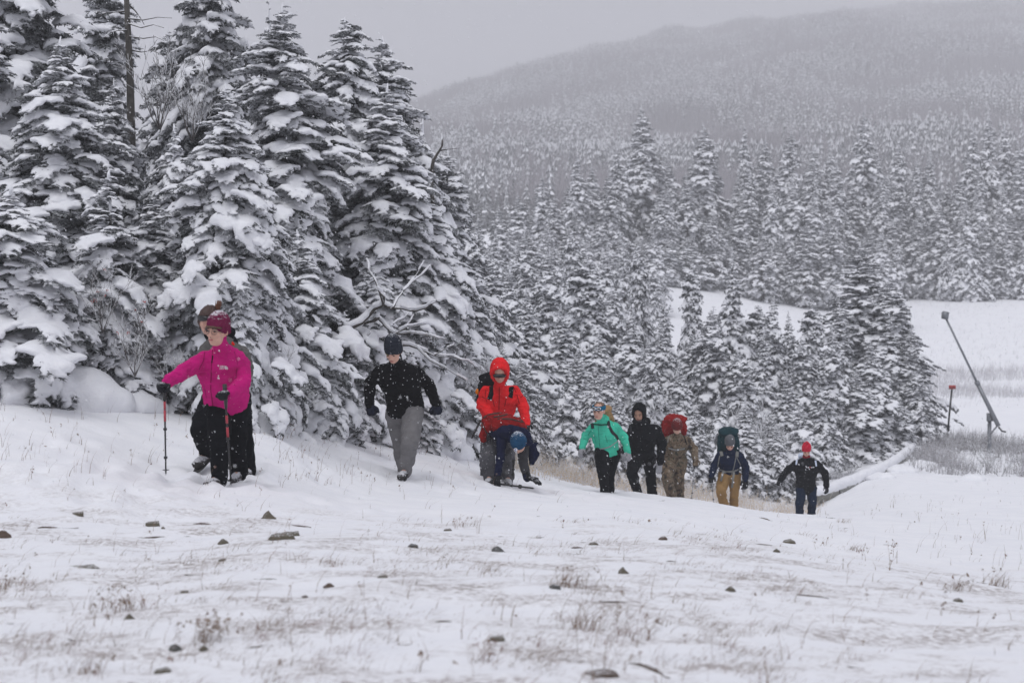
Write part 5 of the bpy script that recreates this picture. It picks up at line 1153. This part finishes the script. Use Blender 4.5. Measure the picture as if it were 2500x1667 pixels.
for (a, b_) in (((1766, 1150), (1760, 1174)), ((1792, 1152), (1787, 1190))): g = Geo(); g.tube([p.L(*a, -.24), p.L((a[0]+b_[0])/2, (a[1]+b_[1])/2, -.26), p.L(*b_, -.25)], 1, 8, flat=(.020, .004, (0, -1, 0))); p.geo('strap_end', g, C_GSTR)
p.strap([(1776, 1113), (1780, 1116)], M_GREYP, .012, .004, 'chest_patch', p.jo, n=3)
pk = p.pack(C_DTEAL, (p.J['neck'] + p.J['pelvis'])/2 - p.fr*.28 + p.up*.16, (.20, .15, .36), label='dark teal rucksack with a lid')
pole(ga + np.array([0, 0, .05]), W(1743, 1232, 31.4), 'slim trekking pole held left of the khaki trousers', bands=(), shaft=M_GREYP)

# ---- 10: red cap
p = Person('hiker in a red knitted cap and black jacket with white straps, last in line', 35.0, dict(head=(1969, 1098, -.34), neck=(1969, 1118, -.14), sh_r=(1943, 1124, -.1), sh_l=(1996, 1124, -.1), el_r=(1921, 1149, 0), wr_r=(1906, 1170, -.12), el_l=(2015, 1156, .0), wr_l=(2018, 1186, -.1),
   pelvis=(1968, 1186, .03), hip_r=(1957, 1192, .02), hip_l=(1981, 1192, .02), knee_r=(1953, 1228, -.22), ankle_r=(1951, 1266, 0), toe_r=(1950, 1276, -.15), knee_l=(1983, 1228, -.1), ankle_l=(1981, 1265, .1), toe_l=(1981, 1275, -.05)), HG)
p.body(M_SKIN, (-.05, -.76, -.64), 0, .013); p.face()
p.jacket(C_BLK, hem=-.13, chest=(.215, .15), waist=(.20, .165), hemr=(.215, .19), arm=(.088, .076, .060), vox=.015, wr=.012); p.trousers(C_JEAN, (.105, .09, .088), .015, .014); p.boots(M_BOOT, .015)
p.hat(C_RCAP, vox=.011, tall=.02, pom=C_RCAP); p.glove('r', C_GLV, .6, 1.0, palm=(.5, .8, 0)); p.glove('l', C_GLV, .4, 1.05, palm=(-.4, .8, 0), thumb=-1)
for pts in ([(1947, 1107), (1946, 1120), (1944, 1134)], [(1990, 1110), (1991, 1125), (1993, 1138)]): p.strap(pts, C_WSTR, .020, .008, 'pack_strap', label='white shoulder strap')
g = Geo(); g.ell((p.J['neck'] + p.H(0, .02, -.10))/2, [p.sd*.085, p.fr*.085, p.up*.035]); V, F = g.arrays(); p.part('scarf', remesh(V, F, .011, 1, cloth('red_scarf', (.25, .01, .02), .2), 'scarf', wrinkle=.010, wscale=(16, 16, 16)))
for i in range(5): p.strap([(1968 + i*4.2, 1140 + (i % 2)), (1971 + i*4.2, 1140.5)], (M_REDP if i == 2 else M_WHITE), .010, .003, 'chest_patch', p.jo, n=2)
p.strap([(1924, 1129), (1928, 1125)], M_WHITE, .012, .003, 'sleeve_patch', p.jo, n=2)
p.pack(C_WSTR, (p.J['neck'] + p.J['pelvis'])/2 - p.fr*.24 + p.up*.06, (.14, .10, .22), label='pale backpack')
# ------------------------------------------------------------ rocks and sticks poking out of the thin snow
def rock_mat(name, c):
    m, n, b = new_mat(name); tc = node(n, 'ShaderNodeTexCoord'); geo = node(n, 'ShaderNodeNewGeometry'); a = noise_node(n, 26, 5, .7, tc.outputs['Object'])
    r = ramp(n, a.outputs['Fac'], [(.3, tuple(x*.55 for x in c)), (.7, tuple(x*1.3 for x in c))])
    sep = node(n, 'ShaderNodeSeparateXYZ'); n.links.new(geo.outputs['Normal'], sep.inputs[0]); f = noise_node(n, 18, 4, .7, tc.outputs['Object'])
    ad = node(n, 'ShaderNodeMath', operation='MULTIPLY_ADD'); n.links.new(sep.outputs[2], ad.inputs[0]); ad.inputs[1].default_value = .5; n.links.new(f.outputs['Fac'], ad.inputs[2])
    mr = node(n, 'ShaderNodeMapRange'); mr.inputs['From Min'].default_value = .98; mr.inputs['From Max'].default_value = 1.1; n.links.new(ad.outputs[0], mr.inputs[0])
    cc = mixc(n, mr.outputs[0], r.outputs[0], (.8, .81, .85)); n.links.new(cc, b.inputs['Base Color']); b.inputs['Roughness'].default_value = .9; bump(n, b, a.outputs['Fac'], .6, .01); return m
M_ROCK = [rock_mat('mossy_stone', (.13, .115, .085)), rock_mat('brown_stone', (.12, .085, .065)), rock_mat('grey_stone', (.10, .10, .095))]
M_WOOD = rock_mat('dead_wood', (.12, .09, .07))
def rock_mesh(seed, pointed=False):
    bm = bmesh.new(); bmesh.ops.create_icosphere(bm, subdivisions=3, radius=.5); R = random.Random(seed)
    pl = [(Vector((R.uniform(-1, 1), R.uniform(-1, 1), R.uniform(-.6, 1))).normalized(), R.uniform(.26, .42)) for _ in range(9)]
    for v in bm.verts:
        for n_, dd in pl:
            q = v.co.dot(n_)
            if q > dd: v.co -= n_*(q-dd)*.92
        v.co += v.co.normalized()*.06*mnoise.noise(v.co*5 + Vector((seed, 0, 0)))
        if pointed: v.co.x *= 1.25 - 1.5*max(0, v.co.z + .1); v.co.z *= 1.3
    me = bpy.data.meshes.new('stone'); bm.to_mesh(me); bm.free(); return me
def stick_mesh(seed):
    R = random.Random(seed); g = Geo(); pts = [np.array([t-.5, .10*math.sin(t*4+seed) + R.uniform(-.02, .02), .03*math.sin(t*6+seed)]) for t in np.linspace(0, 1, 9)]
    g.tube(pts, [.012 + .05*math.sin(math.pi*min(1, t*1.1+.05))*R.uniform(.7, 1.2) for t in np.linspace(0, 1, 9)], 8); 
    return mesh_np('stick', *g.arrays(), M_WOOD, True)
ROCKS = [rock_mesh(k, k % 4 == 3) for k in range(8)]; STICKS = [stick_mesh(k) for k in range(4)]
for i, m_ in enumerate(ROCKS): m_.materials.append(M_ROCK[i % 3])
# px, py, width px, kind (r rock, t pointed, s stick, d = lying slab), label
RL = [(193,1255,24,'r','small greenish stone alone at the upper left of the bare patch'),(375,1279,30,'r','dark knobbly stone in the upper row of stones, left half'),(398,1288,12,'r','pebble touching the right side of the dark knobbly stone'),
 (367,1309,64,'s','club shaped driftwood-like stone below the knobbly stone'),(505,1278,72,'s','thin straight stick lying level below the magenta hiker'),(142,1286,92,'s','very thin twig lying level at the far left'),(656,1262,30,'t','pointed triangular stone standing up like a shark fin'),
 (731,1281,66,'q','slanting curved stick right of the fin shaped stone'),(685,1314,52,'r','largest mossy stone of the upper row'),(716,1304,30,'r','brown stone just behind the largest mossy stone'),(545,1325,30,'r','flat olive stone left of the largest mossy stone'),
 (455,1307,24,'s','short dark chip between the club shaped stone and the flat olive one'),(8,1309,38,'r','stone cut by the left frame edge'),(201,1381,66,'d','long black slab in the left foreground'),(475,1401,46,'s','reddish twig lying level in the left middle ground'),
 (647,1411,54,'s','faint grey stick right of the reddish twig'),(542,1366,16,'r','tiny red-brown pebble between the upper row and the twigs'),(452,1444,18,'r','tiny grey pebble below the reddish twig'),(706,1466,36,'s','flat brown chip low in the left half'),(742,1456,14,'r','tiny pebble right of the flat brown chip'),
 (804,1431,24,'r','small brown stone on the left side of the centre'),(316,1508,22,'t','curved upright dark root sticking out in the left foreground'),(191,1561,62,'s','dark crooked stick near the bottom left'),(432,1583,30,'r','blurred mossy stone near the bottom left'),(396,1638,34,'r','blurred dark pebble at the very bottom left'),
 (36,1521,40,'s','blurred twig at the left frame edge'),(497,1583,26,'r','blurred brown lump right of the mossy one at the bottom'),(620,1576,60,'s','blurred flat bark piece near the bottom, left of centre'),(418,1508,18,'s','short grey chip in the middle of the left foreground'),
 (1093,1293,16,'r','round dark pebble below the crouching hiker'),(1010,1334,22,'r','small dark wedge shaped stone left of the round pebble'),(1218,1344,28,'r','dark cube-like stone under the crouching hiker, lower'),(1226,1308,24,'s','short dark chip above the cube-like stone'),
 (1224,1325,20,'s','second short chip right above the cube-like stone'),(1306,1310,44,'s','long dark flake below the teal hiker'),(1311,1259,16,'s','small slanted flake high up below the gap between hikers'),(1128,1371,26,'s','flat chip left of and below the cube-like stone'),
 (934,1407,20,'r','small brown stone low in the centre left'),(956,1463,28,'s','flat grey-brown chip in the lower centre left'),(1420,1322,24,'s','dark chip first in a row below the teal hiker'),(1447,1327,20,'r','reddish brown stone last in the row below the teal hiker'),
 (1424,1335,56,'s','thin level stick under the row of chips'),(1400,1350,34,'s','flat pale brown flake below the thin level stick'),(1616,1315,20,'r','dark stone below the camouflage hiker'),(1646,1369,44,'s','flat dark flake below the camouflage hiker, lower'),
 (1522,1396,24,'t','small upright pointed stone in the right centre'),(1356,1434,24,'r','dark stone at the foot of a grass tuft'),(1482,1466,84,'s','long dark curved branch lying in the snow right of centre'),(1094,1516,62,'s','smooth dark curved stick low in the centre'),
 (1215,1559,32,'r','blurred dark stone low in the centre'),(983,1571,44,'s','blurred reddish flat chip low in the centre left'),(1455,1640,84,'r','biggest blurred stone at the bottom edge'),(1583,1633,124,'q','long blurred slanting root at the bottom edge, right of the biggest stone'),
 (1393,1610,66,'s','faint blurred stick above the biggest bottom stone'),(1611,1221,26,'s','dark flake right at the boots of the black hooded hiker'),(1856,1326,50,'q','curved light brown piece of wood below the red cap hiker'),(1923,1323,28,'r','cluster-like dark brown stone right of the curved wood'),
 (1708,1301,28,'s','dark chip left of the curved light brown wood'),(1782,1440,28,'r','square light brown stone in the right middle ground'),(1972,1451,84,'q','long pointed slab of dark wood in the right middle ground'),(1867,1265,40,'q','thin curved twig in front of the grey beanie hiker'),
 (2168,1328,28,'s','lone dark chip on the clean snow at the right'),(2059,1287,20,'s','small dark chip right below the red cap hiker'),(2074,1624,40,'q','lone reddish chip near the bottom right'),(2336,1465,22,'r','small lump with a stalk in the right foreground'),(2392,1420,34,'s','dark flake near the right frame edge'),
 (1895,1345,20,'r','little dark stone under the cluster-like one'),(2025,1262,26,'s','reddish chip on the crest by the red cap hiker\'s feet')]
for i, (px, py, w, k, lab) in enumerate(RL):
    h = ground_at(px, py + (1 if py < 1260 else 2))
    if h is None: continue
    d = h.y; wm = w/FPX*d
    if k in 'rtd':
        o = obj('rock', ROCKS[3 if k == 't' else (i*3) % 8 if (i*3) % 4 != 3 else 0], None, (h.x, h.y, h.z + (-wm*.08 if k != 't' else wm*.02)))
        o.scale = (wm*1.4, wm*1.4, wm*(1.15 if k == 'r' else .9 if k == 't' else .40)); o.rotation_euler = (0, 0, (i*1.7) % .8 - .4)
        if lab.startswith('biggest blurred'): o.scale = (wm*1.3, wm*1.6, wm*.42)
        tag(o, lab, 'rock', 'stones and sticks poking out of the thin snow')
    else:
        o = obj('stick', STICKS[i % 4], None, (h.x, h.y, h.z - wm*.012)); o.scale = (wm*1.05, wm*1.1, wm*(.9 if wm < .2 else .7)); o.rotation_euler = (0, 0, ((i*2.3) % .9 - .45) if k == 's' else -.95)
        if k == 'q': o.scale = (wm*1.5, wm*1.3, wm)
        tag(o, lab, 'stick', 'stones and sticks poking out of the thin snow')

# ------------------------------------------------------------ grass and stalks
def blades(name, pts, hts, mat, lean=.5, width=.0022, per=(1, 1), label='', seed=0, wind=(.35, .1), tuft=.03, seg=3, sd=1.0, head=0.0):
    R = np.random.RandomState(seed); V = []; F = []; n = 0
    for (x, y, z), h in zip(pts, hts):
        for _ in range(R.randint(per[0], per[1]+1)):
            bx, by = x + R.randn()*tuft, y + R.randn()*tuft; a = R.uniform(0, 6.28); l = h*R.uniform(.5, 1.15); ln = lean*R.uniform(.2, 1.3)
            dx, dy = math.cos(a)*ln + wind[0], math.sin(a)*ln + wind[1]; w = width*R.uniform(.7, 1.4); wa = R.uniform(0, 3.14); wx, wy = math.cos(wa)*w, math.sin(wa)*w
            for s in range(seg+1):
                t = s/seg; q = (bx + dx*l*t*t, by + dy*l*t*t, z - .01 + l*t*(1 - .25*ln*t)); k = 1 - .8*t; V += [(q[0]-wx*k, q[1]-wy*k, q[2]), (q[0]+wx*k, q[1]+wy*k, q[2])]
            for s in range(seg): b = n + 2*s; F += [(b, b+1, b+3), (b, b+3, b+2)]
            n += 2*(seg+1)
            if head and R.rand() < head:
                for _q in range(6):
                    c = np.array([q[0], q[1], q[2]]) + R.randn(3)*np.array([.008, .008, .018])*(h*4); V += [tuple(c + R.randn(3)*.006), tuple(c + R.randn(3)*.006), tuple(c + R.randn(3)*.006)]; F.append((n, n+1, n+2)); n += 3
    me = mesh_np(name, V, F, mat); o = obj(name, me); tag(o, label, None, None, 'stuff'); return o
def grass_mat(name, a, b_, c, fr=.3):
    m, n, b = new_mat(name); tc = node(n, 'ShaderNodeTexCoord'); q = noise_node(n, 6, 4, .7, tc.outputs['Object']); f = noise_node(n, 45, 3, .7, tc.outputs['Object'])
    r = ramp(n, q.outputs['Fac'], [(.35, a), (.5, b_), (.65, c)]); k = ramp(n, f.outputs['Fac'], [(.62 - fr*.4, (0, 0, 0)), (.68 - fr*.4, (1, 1, 1))]); cc = mixc(n, k.outputs[0], r.outputs[0], (.72, .72, .76)); n.links.new(cc, b.inputs['Base Color']); b.inputs['Roughness'].default_value = .85; return m
M_DRY = grass_mat('dead_grass', (.15, .095, .065), (.24, .175, .12), (.20, .085, .07), .05); M_YEL = grass_mat('straw', (.50, .34, .15), (.66, .50, .28), (.42, .32, .20), .40); M_BRUSH = grass_mat('brush_stems', (.06, .05, .04), (.12, .10, .085), (.2, .18, .17), .4)
def spots(n, px0, px1, py0, py1, seed, dens=None):
    R = np.random.RandomState(seed); P = []; H_ = []
    for _ in range(n):
        px = R.uniform(px0, px1); py = R.uniform(py0, py1); h = ground_at(px, py)
        if h is None: continue
        if dens is not None:
            q = dens(px, py, h)
            if R.rand() > q: continue
        P.append((h.x, h.y, h.z)); H_.append(1)
    return P
# foreground turf: patches, denser on the wind-scoured strip
def dens_fore(px, py, h):
    a = mnoise.noise(Vector((h.x*1.5, h.y*.9, 3.3))); b = mnoise.noise(Vector((h.x*5, h.y*3.2, 8))); base = .55*a + .4*b
    right = 1 if px < 1900 else max(0, 1 - (px-1900)/250) if py < 1500 else .12
    strip = 1.0 if 1280 < py < 1480 else .75
    return max(0, (base*3.6 - .10)*strip)*right
P = spots(21000, -80, 2200, 1262, 1700, 3, dens_fore)
Rg = random.Random(3)
blades('dry_grass', P, [Rg.uniform(.010, .038) if Rg.random() < .93 else Rg.uniform(.05, .10) for _ in P], M_DRY, .9, .0017, (2, 5), 'short dead grass poking through the thin snow of the foreground', 1, (.85, .1), .03)
P = spots(420, -80, 2560, 1200, 1690, 5)
blades('dry_stalks', P, [Rg.uniform(.06, .17) for _ in P], M_DRY, .7, .0018, (1, 2), 'scattered single dead stalks standing in the snow', 2, (.45, .05), .015, head=.12)
P = spots(230, -60, 900, 955, 1190, 6) + spots(230, 2000, 2560, 1180, 1400, 8, lambda px, py, h: .55) + spots(160, 680, 1400, 1040, 1200, 9)
blades('winter_stalks', P, [Rg.uniform(.07, .22) for _ in P], M_DRY, .45, .0022, (1, 2), 'thin dead stalks on the smooth snow bank below the wood', 3, (.2, 0), .02, head=.2)
TG = 'grass tufts in the foreground'
for i, (px, py, hh, lab) in enumerate([(1130, 1285, .10, 'leaning grass tuft above the round dark pebble, below the crouching hiker'), (1380, 1430, .13, 'sprawling grass tuft beside a dark stone right of centre'), (1425, 1535, .15, 'biggest reddish grass tuft, blurred, right of centre'), (1550, 1550, .10, 'blurred leaning tuft right of the reddish one'),
      (1190, 1620, .09, 'blurred low tuft near the bottom centre'), (310, 1490, .11, 'upright spiky stalks with seed heads in the left foreground'), (490, 1565, .12, 'reddish spiky plant low in the left foreground'), (245, 1485, .10, 'thin tuft left of the spiky stalks'), (1400, 1275, .05, 'tiny tuft on the crest below the teal hiker'),
      (30, 1430, .08, 'mossy tuft at the left frame edge'), (200, 1640, .08, 'blurred mossy tuft at the bottom left'), (2330, 1440, .10, 'wiry plant near the right frame edge'), (2430, 1430, .12, 'twiggy weed at the right frame edge, middle'), (260, 1440, .05, 'flat matted tuft below the long black slab'),
      (2060, 1275, .08, 'wind-flattened brown tuft right of the red cap hiker'), (2090, 1345, .08, 'brown flattened grass streak at the right end of the scoured strip')]):
    h = ground_at(px, py)
    if h is None: continue
    R_ = np.random.RandomState(i); n = 26 if hh < .12 else 42
    pts = [(h.x + R_.randn()*.05, h.y + R_.randn()*.06, gz(h.x, h.y)) for _ in range(n)]
    o = blades('grass_tuft', pts, [hh]*n, M_DRY, .8, .0018, (1, 2), lab, i, (.5, .1) if i != 5 else (.1, 0), .012, head=.08 if i not in (5, 6) else .5); del o['kind']; tag(o, lab, 'grass tuft', TG)
# straw coloured grass behind the crest
R_ = np.random.RandomState(9); P = []
for _ in range(3600):
    px = R_.uniform(1230, 2010); d0 = np.interp(px, [1230, 1480, 1650, 1785, 2010], [24.5, 28, 31.5, 34, 38]); d = d0 + abs(R_.randn())*3.2; x = (px-CX)/FPX*d
    if mnoise.noise(Vector((x*.7, d*.5, 2))) + R_.rand()*.45 < .16 + max(0, px-1700)*.0012: continue
    P.append((x, d, gz(x, d)))
blades('straw_grass', P, [.12 + .32*abs(math.sin(q[0]*1.3 + q[1])) for q in P], M_YEL, .55, .0045, (2, 4), 'frosted straw coloured grass along the gully edge behind the hikers', 4, (.2, 0), .06)
P = []
for _ in range(7000):
    px = R_.uniform(2235, 2620); d = R_.uniform(50, 66) if R_.rand() < .8 else R_.uniform(90, 104); x = (px-CX)/FPX*d
    if d < 70 and mnoise.noise(Vector((x*.55, d*.3, 6))) + R_.rand()*.35 < .28: continue
    if d < 70 and px > 2330 and d < 59 and R_.rand() < .6: continue
    P.append((x, d, gz(x, d)))
blades('dead_brush', [q for q in P if q[1] < 80], [R_.uniform(.2, .75) for q in P if q[1] < 80], M_BRUSH, .35, .012, (2, 4), 'rough dead brush around the snow gun post', 5, (.1, 0), .12, head=.5)
M_WEED = grass_mat('frosted_weed', (.30, .27, .24), (.42, .38, .34), (.5, .48, .46), .5)
blades('frosted_weeds', [q for q in P if q[1] >= 80 and mnoise.noise(Vector((q[0]*.12, q[1]*.2, 1))) > -.12], [R_.uniform(.3, .7) for q in P if q[1] >= 80 and mnoise.noise(Vector((q[0]*.12, q[1]*.2, 1))) > -.12], M_WEED, .35, .014, (3, 5), 'pale frosted weeds on the piste beyond the snow gun', 6, (.1, 0), .3, head=.3)
P = []
for _ in range(900):
    px = R_.uniform(2150, 2600); d = R_.uniform(85, 155); x = (px-CX)/FPX*d; P.append((x, d, gz(x, d)))
blades('piste_weeds', P, [R_.uniform(.15, .5) for _ in P], M_BRUSH, .4, .008, (1, 3), 'thin scattered weeds on the open piste', 7, (.1, 0), .2)

# ------------------------------------------------------------ snow gun, marker post, pipe
M_GALV = plain_mat('galvanised_steel', (.22, .23, .25), .45, .5, sc=8); M_GRN = plain_mat('weathered_green_pipe', (.15, .15, .13), .5, sc=5)
d = 60.0; b0 = W(2415, 1160, d); root = empty('snow_gun', (b0.x, b0.y, gz(b0.x, b0.y))); B = np.array(root.location); tag(root, 'leaning snow gun: long tilted lance with a head box on an upright post', 'snow gun')
def piece(nm, pts, r, mat=M_GALV, n=10): g = Geo(); g.tube([np.array(W(*q)) - B for q in pts], r, n); return obj(nm, mesh_np(nm, *g.arrays(), mat, True), root)
piece('post', [(2415, 1175, d), (2416, 1012, d)], [.075, .07]); piece('lance', [(2438, 1040, d-.3), (2386, 935, d-.25)], [.078, .07]); piece('lance_tube', [(2386, 935, d-.25), (2310, 778, d-.1)], [.042, .035])
g = Geo(); c = np.array(W(2308, 770, d-.1)) - B; g.box(c, ((.095, 0, -.02), (0, .10, 0), (.02, 0, .13))); o = obj('head_box', mesh_np('head_box', *g.arrays(), M_GALV), root)
for k in range(5): g = Geo(); g.tube([c + np.array([-.10, -.05, -.09 + k*.045]), c + np.array([-.16, -.06, -.09 + k*.045])], .014, 6); obj('nozzle', mesh_np('nozzle', *g.arrays(), M_GALV, True), o)
g = Geo(); c = np.array(W(2417, 1018, d-.12)) - B; g.box(c, ((.10, 0, 0), (0, .08, 0), (0, 0, .14))); obj('pivot_bracket', mesh_np('pivot_bracket', *g.arrays(), M_GALV), root)
piece('brace', [(2418, 1060, d-.1), (2434, 1040, d-.3)], [.03, .03]); piece('hose', [(2438, 1042, d-.3), (2446, 1052, d-.3), (2456, 1054, d-.3)], [.03, .03, .03], M_BLACKP); piece('collar', [(2388, 939, d-.25), (2384, 931, d-.25)], [.09, .09])
piece('base_clamp', [(2415, 1150, d), (2415, 1135, d)], [.11, .11])
d = 62.0; b0 = W(2311, 1082, d); root = empty('marker_post', (b0.x, b0.y, gz(b0.x, b0.y))); B = np.array(root.location); tag(root, 'thin dark marker post with a small red sign, left of the snow gun', 'marker post')
piece('post', [(2311, 1095, d), (2317, 1020, d), (2324, 950, d)], [.04, .036, .034], M_BLACKP)
g = Geo(); c = np.array(W(2325, 945, d-.06)) - B; g.box(c, ((.125, 0, 0), (0, .012, 0), (0, 0, .07))); so = obj('sign', mesh_np('sign', *g.arrays(), plain_mat('red_sign', (.40, .035, .03), .5, bmp=0)), root)
g = Geo(); 
for k in (-1, 0, 1): g.box(c + np.array([k*.065, -.015, -.01]), ((.018, 0, 0), (0, .003, 0), (0, 0, .028)))
obj('sign_lettering', mesh_np('sign_lettering', *g.arrays(), plain_mat('sign_print', (.14, .02, .02), .5, bmp=0)), so)
# thick pipe under its roll of snow
PP = [(1975, 1240, 40.5), (2020, 1228, 42), (2070, 1208, 44.5), (2120, 1186, 47.5), (2165, 1163, 51), (2200, 1140, 54.5), (2228, 1112, 58)]
b0 = W(*PP[3]); root = empty('snowy_pipe', (b0.x, b0.y, b0.z - .3)); B = np.array(root.location); tag(root, 'thick grey pipe under a long roll of snow, curving up the slope at the right', 'pipe')
pts = [np.array(W(*q)) - B for q in PP]; g = Geo(); pts = [q + np.array([0, 0, .20]) for q in pts]; g.tube(pts, [.15]*7, 14); obj('pipe', mesh_np('pipe', *g.arrays(), M_GRN, True), root)
g = Geo(); Rr = random.Random(4)
for i in range(6):
    for f in np.linspace(0, 1, 7)[:-1]: q = pts[i]*(1-f) + pts[i+1]*f; q2 = pts[i]*(1-f-.17) + pts[i+1]*(f+.17); g.cap(q + np.array([0, 0, .13]), q2 + np.array([0, 0, .13]), .155*Rr.uniform(.95, 1.06), .155*Rr.uniform(.95, 1.06), 12)
V, F = g.arrays(); obj('snow_load', remesh(V, F, .035, 2, M_SNOW, 'pipe_snow', wrinkle=.02, wscale=(3, 3, 3)), root)
for i, f in ((1, .3), (3, .2), (4, .8)): q = pts[i]*(1-f) + pts[i+1]*f; t = nrm(pts[i+1]-pts[i]); g = Geo(); g.tube([q - t*.05, q + t*.05], [.168, .168], 14); obj('coupling', mesh_np('coupling', *g.arrays(), M_BLACKP, True), root)
# snow hummocks beside the pipe
for i, (px, py, d, w) in enumerate([(2200, 1175, 50, .5), (2255, 1165, 52, .6), (2310, 1170, 51, .45), (2150, 1205, 46, .4), (2370, 1180, 48, .4)]):
    g = Geo(); c = W(px, py, d); z = gz(c.x, c.y); g.ell((0, 0, 0), ((w, 0, 0), (0, w*.8, 0), (0, 0, w*.45)), 16); g.ell((w*.5, .1, 0), ((w*.6, 0, 0), (0, w*.5, 0), (0, 0, w*.3)), 16); V, F = g.arrays()
    o = obj('snow_hummock', remesh(V, F, .06, 2, M_SNOW, 'snow_hummock', wrinkle=.05, wscale=(2, 2, 2)), None, (c.x, c.y, z)); tag(o, ['rounded snow hummock just above the middle of the pipe', 'largest snow hummock between the pipe and the marker post', 'snow hummock below the marker post', 'low snow hummock under the pipe', 'snow hummock left of the snow gun post foot'][i], 'snow mound', 'snow hummocks by the pipe')

# ------------------------------------------------------------ snowflakes in the air
R_ = np.random.RandomState(21); V = []; F = []; n = 0
for k in range(5200):
    d = 4 + 24*R_.rand()**.8; x = R_.uniform(-.31, .31)*d; z = CAMZ + R_.uniform(-.16, .2)*d
    if d < 6: continue
    if z < tz(x, d) + .05: continue
    s = R_.uniform(.0016, .0042)*(.6 + d/20); ax = np.array([.45, 0, -.9])*s*R_.uniform(1, 2.2)
    c = np.array([x, d, z]); u = np.array([s, 0, s*.4]); w = np.array([0, s, 0])
    V += [c+ax, c-ax, c+u, c-u, c+w, c-w]; F += [(n, n+2, n+4), (n, n+4, n+3), (n, n+3, n+5), (n, n+5, n+2), (n+1, n+4, n+2), (n+1, n+3, n+4), (n+1, n+5, n+3), (n+1, n+2, n+5)]; n += 6
o = obj('falling_snow', mesh_np('falling_snow', V, F, M_SNOW)); tag(o, 'snowflakes drifting in front of the hikers', None, None, 'stuff')
print('TOTAL unique tris', sum(len(m.polygons) for m in bpy.data.meshes), 'script so far')
# ------------------------------------------------------------ haze
_gc = np.empty(len(ground.data.vertices)*3, dtype=np.float32); ground.data.vertices.foreach_get('co', _gc); _gc = _gc.reshape(-1, 3)
zlo, zhi = float(_gc[:, 2].min()) - 1.0, float(_gc[:, 2].max()) + 14.0
print('haze z', zlo, zhi)
hz = Geo(); hz.box((0, 700, (zlo + zhi)/2), ((2000, 0, 0), (0, 1350, 0), (0, 0, (zhi - zlo)/2)))
hm = bpy.data.materials.new('haze'); hm.use_nodes = True; hn = hm.node_tree; hn.nodes.clear()
ho = hn.nodes.new('ShaderNodeOutputMaterial'); hv = hn.nodes.new('ShaderNodeVolumePrincipled')
hv.inputs['Color'].default_value = (.96, .96, .985, 1); hv.inputs['Density'].default_value = HAZE; hv.inputs['Anisotropy'].default_value = 0.0
hn.links.new(hv.outputs[0], ho.inputs['Volume'])
haze = obj('haze', mesh_np('haze', *hz.arrays(), hm)); tag(haze, 'snowy fog that whitens the far hillside', None, None, 'stuff')
